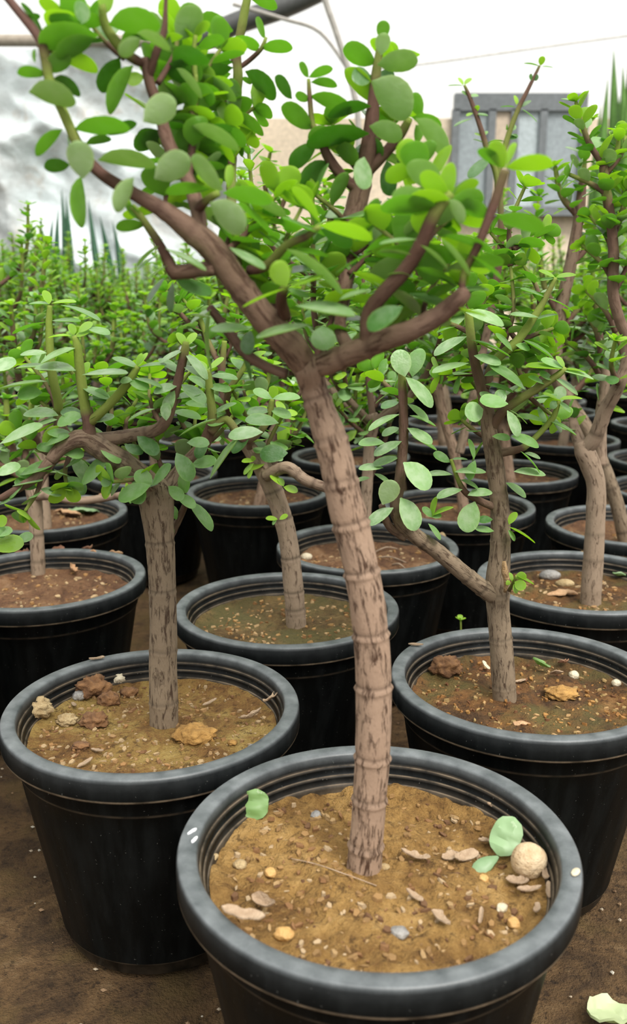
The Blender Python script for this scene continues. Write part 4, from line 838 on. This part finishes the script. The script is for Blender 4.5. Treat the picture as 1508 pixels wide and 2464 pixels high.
fill(roots[0], BARK_GREY, 1.31, [(890,1150,930,880,.02,.04),(890,1100,860,900,.02,.03),(900,980,960,820,.03,.04),(870,900,820,700,.03,.04),(930,880,990,700,.04,.05),(820,700,815,420,.04,.05),(990,700,1060,560,.05,.05),(820,560,770,470,.05,.05),(1000,680,960,520,.05,.06)], .026, 840)
# tall sprigs of the bare stemmed plant that stand against the window
K_ = roots[3]; y = 1.5
for pts in ([(1105, 1090, y, 11, .9), (1150, 900, y, 10, .8), (1190, 700, y, 9, .6), (1205, 560, y, 8, .3), (1196, 430, y, 8, .15), (1172, 360, y, 7, .2), (1150, 290, y, 6, .45), (1130, 235, y, 5, .4), (1117, 205, y, 3, .1)], [(1196, 430, y, 7, .15), (1215, 350, y, 7, .15), (1243, 270, y, 6, .2), (1270, 215, y, 5, .45), (1298, 158, y, 3, .2)]):
    branch(K_, pts, BARK_TAN, 10, step=.006, lump=.03)
for (a_, b_, c_, d_, w_, tn) in [(1116,206,1078,203,15,'g'),(1114,205,1104,186,14,'y'),(1117,204,1134,188,15,'y'),(1128,232,1151,230,15,'g'),(1122,230,1112,218,12,'g'),(1142,275,1174,277,16,'g'),(1145,270,1146,258,12,'y'),(1138,272,1121,278,12,'y'),(1137,285,1092,294,18,'g'),(1160,327,1142,320,12,'y'),(1160,328,1172,315,12,'g'),(1165,345,1140,332,10,'p'),(1180,375,1128,425,34,'d'),(1298,160,1264,145,13,'g'),(1300,158,1302,142,15,'y'),(1303,160,1330,160,13,'g'),(1281,190,1270,188,14,'d'),(1283,190,1292,190,14,'d'),(1240,258,1206,250,12,'g'),(1242,252,1240,230,15,'y'),(1255,258,1275,240,14,'g'),(1254,262,1296,284,19,'g'),(1222,310,1214,308,12,'g'),(1225,312,1240,306,12,'g'),(1222,335,1246,328,18,'d'),(1214,340,1172,336,12,'d'),(1226,322,1245,328,10,'g')]:
    hand_leaf(K_, a_, b_, c_, d_, w_, y, tn, under=False)
# bright leaves of the plant outside the left edge
Z_ = roots[9]; yz = .86
for (a_, b_, c_, d_, w_, dy, tn) in [(-25,1312,54,1306,44,0,'y'),(38,1300,78,1288,26,.01,'g'),(-20,1285,28,1275,26,0,'g'),(-10,1260,20,1250,26,0,'y'),(-30,1255,10,1290,30,0,'g')]:
    hand_leaf(Z_, a_, b_, c_, d_, w_, yz + dy, tn, under=False)
sm = branch(Z_, [(-140, 1330, yz, 12, .6), (-80, 1310, yz, 10, .3), (-20, 1290, yz, 8, .12)], BARK_GREY, 10)
# rows beyond
placed += [(on_y(1482, 690, 4.3).x, 4.3), (on_y(150, 690, 5.7).x, 5.7), (on_y(262, 690, 5.6).x, 5.6)]
rng = random.Random(5); rows = []
r_i = 0; yy = 2.05
while yy < 6.0:
    half = .37 * yy + .16; n = int(2 * half / .30)
    for i in range(n + 1):
        x = -half + i * .30 + (.15 if r_i % 2 else 0) + rng.uniform(-.02, .02); Y = yy + rng.uniform(-.02, .02)
        if Y < 2.3 and False: continue
        if all(math.hypot(x - a, Y - b) > .285 for a, b in placed): placed.append((x, Y)); rows.append((x, Y, r_i))
    yy += .265; r_i += 1
print('pots in rows', len(rows))
ORD = 'first second third fourth fifth sixth seventh eighth ninth tenth eleventh twelfth thirteenth fourteenth fifteenth sixteenth seventeenth'.split()
seen = {}
for k, (x, Y, ri) in enumerate(rows):
    u = (to_px(Vector((x, Y, HP + .2)))[0]) / 1508
    near = Y < 2.75 and -.1 < u < 1.1
    seen[ri] = seen.get(ri, -1) + 1
    lab = ('jade plant in the crowded %s back row, %s pot from the left' if near else 'distant jade plant in the %s back row, %s from the left, seen as small leaves') % (ORD[ri], ORD[seen[ri]])
    grp = 'jade plants in the crowded back rows'
    rz = rng.uniform(0, 6.28)
    t = thing('potted_jade_plant', lab, 'plant', (x, Y, 0), grp)
    add_pot(t, False, SOIL_FAR)
    (MID[k % len(MID)] if near else FAR[(k * 3) % len(FAR)]).make(t, near)
    t.rotation_euler.z = rz
sword_plant('sword_leaved_plant', 'tall plant with upright sword leaves at the right edge before the window', 1482, 4.3, [(1476, 120, .045, .1), (1462, 190, .04, -.3), (1498, 160, .045, .3), (1520, 60, .045, .3), (1446, 250, .035, -.5), (1545, 200, .045, .9), (1490, 230, .045, .1), (1470, 280, .045, -.1), (1505, 240, .045, .2)], SWD)
sword_plant('sword_leaved_plant', 'dark green sword leaves before the silver sheet at left', 150, 5.7, [(148, 452, .028, .1), (158, 470, .03, .3), (140, 500, .03, -.3), (128, 520, .03, -.5)], SWD2)
sword_plant('sword_leaved_plant', 'dark sword leaved plant under the hanging green leaf, right of the first dark one', 262, 5.6, [(212, 478, .028, -.1), (240, 520, .03, .3), (270, 530, .03, .5)], SWD2)
# ------------------------------------------------------------------ things lying on the soil
def on_soil(root, hfun, x, y):
    p = on_z(x, y, SOILZ + .002); l = p - root.location
    return Vector((p.x, p.y, SOILZ + hfun(l.x, l.y)))
def lump(name, label, cat, p, size, mat, seed, rough=.25, freq=1.2, flat=.75, group=None, sub=3, tiltz=0):
    bm = bmesh.new(); bmesh.ops.create_icosphere(bm, subdivisions=sub, radius=1)
    sx, sy, sz = size
    for v in bm.verts:
        n = v.co.normalized(); k = 1 + rough * (.65 * noise.noise(n * freq + Vector((seed, 0, 0))) + (.30 * noise.noise(n * freq * 2.7 + Vector((0, seed, 0))) + .22 * noise.noise(n * freq * 6 + Vector((0, 0, seed))) if rough > .2 else 0))
        v.co = Vector((n.x * sx * k, n.y * sy * k, n.z * sz * k))
    me = bpy.data.meshes.new(name); bm.to_mesh(me); bm.free(); finish(me, mat)
    o = link(name, me, None, p + Vector((0, 0, sz * .55))); o.rotation_euler.z = tiltz
    return tag(o, label, cat, group)
def flake(name, label, cat, p, L, W, mat, seed, rot=0, curl=.3, tilt=(0, 0), thick=.00045, group=None, ragged=.38, leafy_=False):
    rng = random.Random(seed); V, Fc = [], []; nu, nv = 10, 6
    for side_ in (1, -1):
        for i in range(nu + 1):
            u = i / nu * 2 - 1
            hw = W / 2 * ((1 - abs(u) ** (2.2 if ragged < .1 else 3)) ** .5 * .85 + .1 if not leafy_ else math.sin(math.pi * (.06 + .9 * (i / nu) ** .8)))
            if i % 2 == 0 or ragged < .3: r1, r2 = rng.uniform(1 - ragged, 1), rng.uniform(1 - ragged, 1)
            for j in range(nv + 1):
                v = j / nv * 2 - 1
                x = u * L / 2; yv = v * hw * (r1 if v > 0 else r2)
                z = curl * (yv * yv / W * 2 + x * x / L * .8) + .12 * W * noise.noise(Vector((x * 150 + seed, yv * 150, 0))) + side_ * thick
                V.append((x, yv, z))
        rng = random.Random(seed)
    n = (nu + 1) * (nv + 1)
    for i in range(nu):
        for j in range(nv):
            a = i * (nv + 1) + j; q = (a, a + nv + 1, a + nv + 2, a + 1); Fc.append(q); Fc.append(tuple(n + k for k in reversed(q)))
    edge = [j for j in range(nv + 1)] + [i * (nv + 1) + nv for i in range(1, nu + 1)] + [nu * (nv + 1) + j for j in range(nv - 1, -1, -1)] + [i * (nv + 1) for i in range(nu - 1, 0, -1)]
    for k in range(len(edge)): a, b = edge[k], edge[(k + 1) % len(edge)]; Fc.append((a, b, n + b, n + a))
    me = bpy.data.meshes.new(name); me.from_pydata(V, [], Fc); finish(me, mat); me.set_sharp_from_angle(angle=math.radians(32))
    o = link(name, me, None, p + Vector((0, 0, .001 + abs(math.sin(tilt[0])) * W * .35 + abs(math.sin(tilt[1])) * L * .35)))
    o.rotation_euler = (tilt[0], tilt[1], rot); return tag(o, label, cat, group)
BARKCHIP = stone_mat('bark_chip_pale', (.30, .20, .12), (.50, .37, .25), 150, .85)
DRYLEAF = stone_mat('dry_leaf_brown', (.36, .19, .09), (.56, .36, .2), 60, .8)
DRYDARK = stone_mat('dry_leaf_dark', (.16, .07, .04), (.34, .18, .1), 60, .8)
FALLEN = leaf_mat('fallen_leaf_grey_green', (.15, .27, .115), .1, .5, .2, .3)
FALLEN2 = leaf_mat('fallen_leaf_green', (.14, .27, .06), .1, .45, .22, .15)
NUT = stone_mat('pale_brown_nut', (.40, .27, .14), (.66, .52, .34), 70, .7)
CLODR = stone_mat('clod_red_brown', (.10, .045, .02), (.30, .15, .06), 90, .95)
CLODY = stone_mat('clod_ochre', (.22, .11, .025), (.50, .28, .08), 90, .95)
CLODT = stone_mat('clod_tan', (.30, .20, .09), (.52, .40, .22), 110, .95)
PEB = stone_mat('pebble_cream', (.50, .42, .28), (.72, .64, .48), 80, .6); GREYS = stone_mat('pebble_grey', (.16, .155, .15), (.36, .34, .31), 60, .5); ORG = stone_mat('pebble_orange', (.45, .24, .07), (.66, .42, .16), 60, .6)
sA = lambda x, y: on_soil(A, hA, x, y)
PXA = .64 / F
def fl(nm, lab, cat, p, L, W, *a, **k):
    s_ = 1.3 if nm in ('bark_flake', 'wood_splinter') else 1.0
    return flake(nm, lab, cat, p, L * (s_ if s_ == 1 else 1.15), W * (s_ if s_ == 1 else 1.35), *a, **k)
fl('fallen_leaf', 'single bright green fallen leaf on the soil at the back left of the front pot', 'leaf', sA(614, 1972), .0235, .023, FALLEN2, 1, 1.45, -.15, (0, -1.0), .0009, None, .06)
fl('fallen_leaf', 'grey green fallen leaf leaning on the pale nut in the front pot', 'leaf', sA(1215, 2050) + Vector((0, 0, .006)), .030, .024, FALLEN, 2, .9, -.18, (.3, -.75), .0009, None, .06)
fl('fallen_leaf', 'narrow grey green fallen leaf lying left of the nut in the front pot', 'leaf', sA(1168, 2080), .024, .012, FALLEN, 3, .5, -.5, (.35, -.2), .0009, None, .1, True)
fl('fallen_leaf', 'upright green leaf tip behind the nut at the right side of the front pot', 'leaf', sA(1278, 2015) + Vector((0, 0, .006)), .018, .007, FALLEN, 4, 1.2, .4, (.3, -1.0), .0009, None, .1, True)
fl('fallen_leaf', 'small dark green leaf tip touching the right inner wall of the front pot', 'leaf', sA(1292, 2030) + Vector((0, 0, .003)), .012, .005, FALLEN2, 5, .9, .4, (.3, -.8), .0009, None, .1, True)
lump('nut', 'round pale brown nut at the right side of the front pot', 'nut', sA(1270, 2105), (.0128, .0125, .0122), NUT, 4, .16, 1.1)
fl('bark_flake', 'pale torn bark flake on the front left lip of the front pot', 'bark', Vector((on_z(585, 2216, HP).x, on_z(585, 2216, HP).y, HP + .0025)), .024, .008, BARKCHIP, 6, -.25, .5, (0, .05))
fl('bark_flake', 'curled pale bark flake just inside the front left lip of the front pot', 'bark', sA(640, 2200) + Vector((0, 0, .004)), .018, .008, BARKCHIP, 7, -.7, 1.2, (.3, -.2))
for k, (x, y, L, W, r, lab) in enumerate([(998, 2075, .019, .007, -.4, 'lengthwise bark chip on the soil right of the front trunk'), (1120, 2060, .019, .008, .5, 'larger pale bark chip left of the green leaves in the front pot'), (1085, 2060, .012, .007, .2, 'smaller pale bark chip beside the larger one in the front pot'), (1165, 2028, .009, .006, .1, 'round flat pale chip behind the fallen leaves in the front pot'), (1060, 2235, .016, .007, -1.1, 'twisted pale bark flake near the front edge of the front pot'), (1156, 2225, .012, .003, 1.3, 'thin upright pale splinter near the front right of the front pot'), (1245, 2130, .014, .007, -.4, 'dark edged bark piece in front of the nut'), (1272, 2155, .015, .006, .15, 'pale chip lying in front of the nut at the wall'), (1312, 2130, .014, .005, 1.2, 'tan chip standing between nut and pot wall'), (1318, 2165, .013, .004, 1.4, 'second tan chip below the nut along the pot wall'), (1290, 2205, .012, .004, 1.2, 'tan chip at the right front inside the front pot'), (980, 1880, .014, .004, -1.3, 'pale splinter leaning on the back wall of the front pot'), (1190, 1970, .012, .003, -.2, 'thin straw splinter at the back right of the front pot'), (995, 2178, .012, .004, -.7, 'small two ended chip right of the front trunk foot'), (780, 1895, .009, .005, .1, 'small brown chip at the back wall of the front pot'), (1330, 2070, .016, .009, 1.3, 'grey brown bark strip pressed to the right inner wall of the front pot')]):
    fl('bark_flake', lab, 'bark', sA(x, y) + Vector((0, 0, .001)), L, W, BARKCHIP, 40 + k, r, .6, (random.uniform(-.3, .3), random.uniform(-.25, .25)))
for k, (x, y, s_, m, lab, cat) in enumerate([(578, 2082, .0052, CLODT, 'pale crumbly clod at the left of the front pot', 'clod'), (513, 2070, .0042, CLODT, 'small tan clod at the far left inside the front pot', 'clod'), (650, 2110, .0048, ORG, 'orange tan lump at the left of the front pot', 'clod'), (682, 2252, .0065, ORG, 'rounded orange tan lump at the front left inside the front pot', 'clod'), (1207, 2190, .0042, PEB, 'pale crumbly lump at the right front of the front pot', 'clod'), (1164, 2112, .0040, ORG, 'small orange pebble left of the nut', 'pebble'), (960, 2252, .006, GREYS, 'half sunk grey pebble at the front of the front pot', 'pebble'), (760, 1968, .0045, GREYS, 'dark grey pebble behind and left of the front trunk', 'pebble'), (1235, 2228, .005, ORG, 'flat tan pebble at the right front of the front pot', 'pebble'), (1160, 1935, .005, CLODT, 'tan clod on the back right soil edge of the front pot', 'clod'), (926, 2095, .0035, CLODT, 'small pale clod at the right foot of the front trunk', 'clod'), (862, 2015, .003, PEB, 'tiny white pebble near the front trunk', 'pebble')]):
    lump('pebble' if cat == 'pebble' else 'clod', lab, cat, sA(x, y), (s_, s_ * .85, s_ * .6), m, k * 1.7, .3, 1.6, tiltz=k)
# pot B
sB = lambda x, y: on_soil(B, hB, x, y)
q = .82 / F
for k, (x, y, w, h, m, lab) in enumerate([(88, 1722, 84, 60, CLODT, 'large tan clod at the left inside the left pot'), (160, 1728, 54, 34, CLODT, 'pale clod between the tan and the dark clod in the left pot'), (228, 1735, 68, 46, CLODR, 'dark red brown clod, third from the left in the left pot'), (225, 1665, 92, 66, CLODR, 'tall dark brown clod at the back left of the left pot'), (285, 1640, 40, 34, PEB, 'pale pebble at the back of the left pot'), (190, 1680, 34, 30, GREYS, 'grey green pebble at the back left of the left pot'), (262, 1685, 56, 48, CLODR, 'small dark clod joined to the tall one in the left pot'), (468, 1775, 98, 52, CLODY, 'ochre crumbly clod right of the thick trunk'), (485, 1625, 40, 26, CLODY, 'tan clod against the back wall of the left pot'), (310, 1660, 50, 30, CLODR, 'low red brown clod left of the thick trunk'), (195, 1795, 40, 18, CLODR, 'small reddish clod at the front of the left pot'), (560, 1782, 24, 14, CLODY, 'small ochre clod below the curled dry leaf in the left pot'), (605, 1790, 18, 16, GREYS, 'small grey pebble below the curled dry leaf in the left pot')]):
    lump('clod', lab, 'clod', sB(x, y + 8), (w * q / 2, w * q / 2 * .85, h * q / 2 * .9), m, k * 2.3 + 1, .55, 2.2, sub=4 if w > 50 else 3)
fl('dry_leaf', 'curled pale dry leaf on the right of the left pot', 'leaf', sB(605, 1745) + Vector((0, 0, .004)), .024, .011, BARKCHIP, 21, .5, .9, (-.5, -.2), .0006)
fl('dry_leaf', 'pale dry leaf propped on the right inner wall of the left pot', 'leaf', sB(660, 1715) + Vector((0, 0, .006)), .024, .011, BARKCHIP, 22, .75, .7, (-.4, -.35), .0006)
for k, (x, y, r) in enumerate(((178, 1705, -1.1), (235, 1815, -.6), (205, 1842, .8), (505, 1695, .6))): fl('wood_splinter', ('short pale splinter standing between two clods in the left pot', 'tan splinter on the sandy front of the left pot', 'pale splinter at the front lip of the left pot', 'thin splinter on the brown soil right of the thick trunk')[k], 'splinter', sB(x, y) + Vector((0, 0, .001)), .014, .0035, BARKCHIP, 70 + k, r, .3, (0, -.2))
# pot C
sC = lambda x, y: on_soil(C_, hC, x, y)
lump('clod', 'dark red brown clod at the left of the right pot', 'clod', sC(1072, 1622), (.016, .013, .011), CLODR, 5.5, .5, 2.0, sub=4)
lump('clod', 'orange mossy mound right of the split trunk', 'clod', sC(1350, 1675), (.016, .014, .005), CLODY, 2.1, .6, 2.6, sub=4)
fl('fallen_leaf', 'pale green fallen leaf on the soil of the right pot', 'leaf', sC(1300, 1615) + Vector((0, 0, .005)), .021, .015, FALLEN2, 31, -.7, .5, (-.45, .2), .0009, None, .1, True)
fl('dry_leaf', 'pinkish dry leaf beside the green one in the right pot', 'leaf', sC(1338, 1635) + Vector((0, 0, .002)), .015, .012, BARKCHIP, 32, .3, .6, (-.4, .1))
fl('dry_leaf', 'dark purple brown dry leaf behind the pinkish one in the right pot', 'leaf', sC(1355, 1610) + Vector((0, 0, .004)), .014, .011, DRYDARK, 33, .5, .6, (-.6, .1))
lump('pebble', 'cream pebble beside the dry leaves in the right pot', 'pebble', sC(1380, 1628), (.0055, .005, .005), PEB, 3, .15)
lump('pebble', 'cream pebble at the far right edge of the right pot', 'pebble', sC(1482, 1652), (.005, .0042, .004), PEB, 6, .2)
fl('wood_splinter', 'white splinter left of the split trunk foot', 'splinter', sC(1168, 1610) + Vector((0, 0, .003)), .011, .004, PEB, 35, -1.0, .3, (0, .5))
fl('dry_leaf', 'veined tan dry leaf at the front of the right pot', 'leaf', sC(1258, 1748), .019, .010, DRYLEAF, 36, -.3, -.8, (0, 0), .0008)
fl('bark_flake', 'pale chip at the right foot of the split trunk', 'bark', sC(1252, 1640), .012, .007, BARKCHIP, 37, .5, .4, (-.3, 0))
# pot G, E, I, F
sG = lambda x, y: on_soil(G_, hG, x, y)
lump('pebble', 'smooth grey stone in the tan ringed trunk pot at right', 'stone', sG(1322, 1390), (.0155, .009, .008), GREYS, 2, .1)
lump('pebble', 'orange pebble behind the tan ringed trunk', 'pebble', sG(1397, 1368), (.0085, .007, .009), ORG, 4, .15)
lump('pebble', 'tan flat stone below the grey stone in the right edge pot', 'stone', sG(1358, 1405), (.013, .008, .006), CLODT, 8, .15)
fl('dry_leaf', 'pointed tan dry leaf left of the tan ringed trunk', 'leaf', sG(1350, 1432) + Vector((0, 0, .003)), .045, .02, DRYLEAF, 51, .2, -.6, (-.3, 0), .0008, None, .1, True)
fl('bark_flake', 'pale stone chip at the front of the right edge pot', 'bark', sG(1440, 1482), .022, .010, BARKCHIP, 52, -.1, .3)
for k, (x, y, r) in enumerate(((1478, 1385, .3), (1500, 1388, -.3), (1490, 1398, .1))): fl('fallen_leaf', ('grey green fallen leaf at the right edge, left one of three', 'grey green fallen leaf at the right edge, right one of three', 'green fallen leaf at the right edge, front one of three')[k], 'leaf', sG(x, y) + Vector((0, 0, .003)), .022, .014, FALLEN, 53 + k, r, .4, (-.4, .2), .0009, None, .1, True)
sE = lambda x, y: on_soil(E_, hN, x, y)
for k, (x, y, L, m, lab) in enumerate([(240, 1362, .032, DRYLEAF, 'orange brown curled dry leaf in the left edge pot, nearest the right wall'), (215, 1345, .024, DRYDARK, 'dark curled dry leaf standing in the left edge pot'), (60, 1360, .03, DRYDARK, 'dark dry leaf behind the slim stem at the left edge'), (135, 1352, .03, DRYDARK, 'dark dry leaf right of the slim stem at the left edge'), (175, 1372, .022, DRYLEAF, 'tan dry leaf in the middle of the left edge pot'), (280, 1358, .02, DRYLEAF, 'tan dry leaf touching the right wall of the left edge pot'), (20, 1370, .022, DRYLEAF, 'tan dry leaf at the left border in the left edge pot')]):
    fl('dry_leaf', lab, 'leaf', sE(x, y + 10) + Vector((0, 0, .003)), L, L * .55, m, 80 + k, k * 1.3, 1.0, (-.5, .2), .0007, None, .3)
I_ = roots[1]; sI = lambda x, y: on_soil(I_, hN2, x, y)
for k, (x, y, L, m, lab) in enumerate([(200, 1240, .06, FALLEN, 'broad grey green dry leaf in the far left pot'), (165, 1245, .05, DRYLEAF, 'broad tan dry leaf under the grey green one in the far left pot'), (260, 1225, .035, DRYLEAF, 'orange brown dry leaf at the right wall of the far left pot')]):
    fl('dry_leaf', lab, 'leaf', sI(x, y) + Vector((0, 0, .006)), L, L * .6, m, 90 + k, .3 - k * .4, -.5, (-.4, .1), .0008)
F_ = roots[0]; sF = lambda x, y: on_soil(F_, hN, x, y)
lump('pebble', 'white pebble left of the foremost trunk in the pot behind it', 'pebble', sF(737, 1340), (.009, .006, .006), PEB, 1, .12)
lump('clod', 'pale lump at the right wall of the pot behind the foremost trunk', 'clod', sF(1060, 1325), (.009, .009, .012), CLODT, 3, .3)
for k, (x, y, r, L) in enumerate(((940, 1350, -.5, .05), (930, 1330, .4, .04), (960, 1365, -.9, .03))):
    p = sF(x, y); sm = catmull([(p + Vector((-L / 2 * math.cos(r), -L / 2 * math.sin(r), .002)), .0012, .9), (p + Vector((0, .004, .006)), .0014, .9), (p + Vector((L / 2 * math.cos(r), L / 2 * math.sin(r), .002)), .0008, .9)], .004)
    V, Fc, uv, at = tube(sm, 8, Vector((0, 0, 0))); tag(mesh_obj('twig', V, Fc, BARK_TAN, None, uvs=uv, attrs=at), ('dry twig lying in the pot behind the foremost trunk, longest one', 'second dry twig crossing the longest in the pot behind the foremost trunk', 'short dry twig at the front of the pot behind the foremost trunk')[k], 'twig')
# thin root fibre in front of the foremost trunk
pts = [sA(x, y) + Vector((0, 0, .002)) for x, y in ((700, 2065), (760, 2098), (830, 2128), (905, 2150))]
V, Fc, uv, at = tube(catmull([(p, .00045, .9) for p in pts], .003), 7, Vector((0, 0, 0))); tag(mesh_obj('root_fibre', V, Fc, BARKCHIP, None, uvs=uv, attrs=at), 'thin pale root fibre on the soil before the foremost trunk', 'root')
# ground: sprout in the dark gap, pale leaf at the bottom right corner
gp = on_z(1470, 2450, .004)
fl('fallen_leaf', 'large pale green fallen leaf on the ground at the bottom right corner', 'leaf', gp, .042, .036, leaf_mat('fallen_leaf_pale', (.42, .50, .28), .08, .55, .2, .3), 99, .2, .3, (-.15, .1), .0012, None, .06, True)
sp = on_y(1108, 1492, 1.12)
S_ = thing('sprout', 'small bright green sprout in the dark gap left of the split trunk', 'plant', (sp.x, sp.y, 0))
sm = catmull([(Vector((sp.x, sp.y, -.004)), .0022, .5), (Vector((sp.x + .004, sp.y, sp.z * .5)), .0018, .2), (sp, .0012, .1)], .01); stem_obj('stem', sm, 8, S_, BARK_GREY)
leafy(S_, sm, .014, .018, .75, 1, tones='y', tip='y', rng=random.Random(3))
# pale grit on the ground
rg = random.Random(9); V, Fc, tn = [], [], []
for _ in range(900):
    x, yv = rg.uniform(-.75, .6), rg.uniform(.35, 1.6); s_ = rg.uniform(.0008, .0032); b = len(V); c = rg.choice([(.40, .33, .24), (.25, .16, .09), (.5, .46, .38), (.15, .09, .05)])
    for dx, dy, dz in ((1, 0, 0), (-1, .2, 0), (.1, 1, .1), (0, -1, 0), (0, 0, 1), (0, 0, -1)): V.append((x + dx * s_ * rg.uniform(.6, 1.3), yv + dy * s_ * rg.uniform(.6, 1.3), dz * s_ * .7 - .003)); tn.append(c)
    Fc += [(b, b + 2, b + 4), (b + 2, b + 1, b + 4), (b + 1, b + 3, b + 4), (b + 3, b, b + 4), (b + 2, b, b + 5), (b + 1, b + 2, b + 5), (b + 3, b + 1, b + 5), (b, b + 3, b + 5)]
gr = mesh_obj('ground_grit', V, Fc, CHIP, None, smooth=False, attrs={'tint': tn}); gr['kind'] = 'stuff'; gr['label'] = 'pale grit scattered over the earth floor'; gr['category'] = 'grit'

# small things on the front rim
rim_at = lambda x, y: Vector((on_z(x, y, HP).x, on_z(x, y, HP).y, HP + .0004))
lump('seed', 'small pale seed husk on the right lip of the front pot', 'seed', rim_at(1384, 2102), (.0048, .0026, .0014), PEB, 5, .1, tiltz=.9)
for k, (x, y, r, L, lab) in enumerate(((462, 2002, .9, .009, 'white paint scuff on the left lip of the front pot, upper one'), (468, 2022, 1.2, .008, 'white paint scuff on the left lip of the front pot, lower one'))):
    flake('paint_scuff', lab, 'scuff', rim_at(x, y) - Vector((0, 0, .0008)), L, .003, PAN, 60 + k, r, 0, (0, 0), .0004)
flake('bark_flake', 'pale chip lying on the back left lip of the left pot', 'bark', Vector((-.148 + .128 * math.cos(2.2), .776 + .128 * math.sin(2.2), HP + .0006)), .016, .006, BARKCHIP, 66, .3, .3, (0, 0), .0006)
flake('bark_flake', 'pale chip lying on the back left lip of the right pot', 'bark', Vector((.212 + .128 * math.cos(2.5), .84 + .128 * math.sin(2.5), HP + .0006)), .016, .005, BARKCHIP, 67, -.1, .3, (0, 0), .0006)
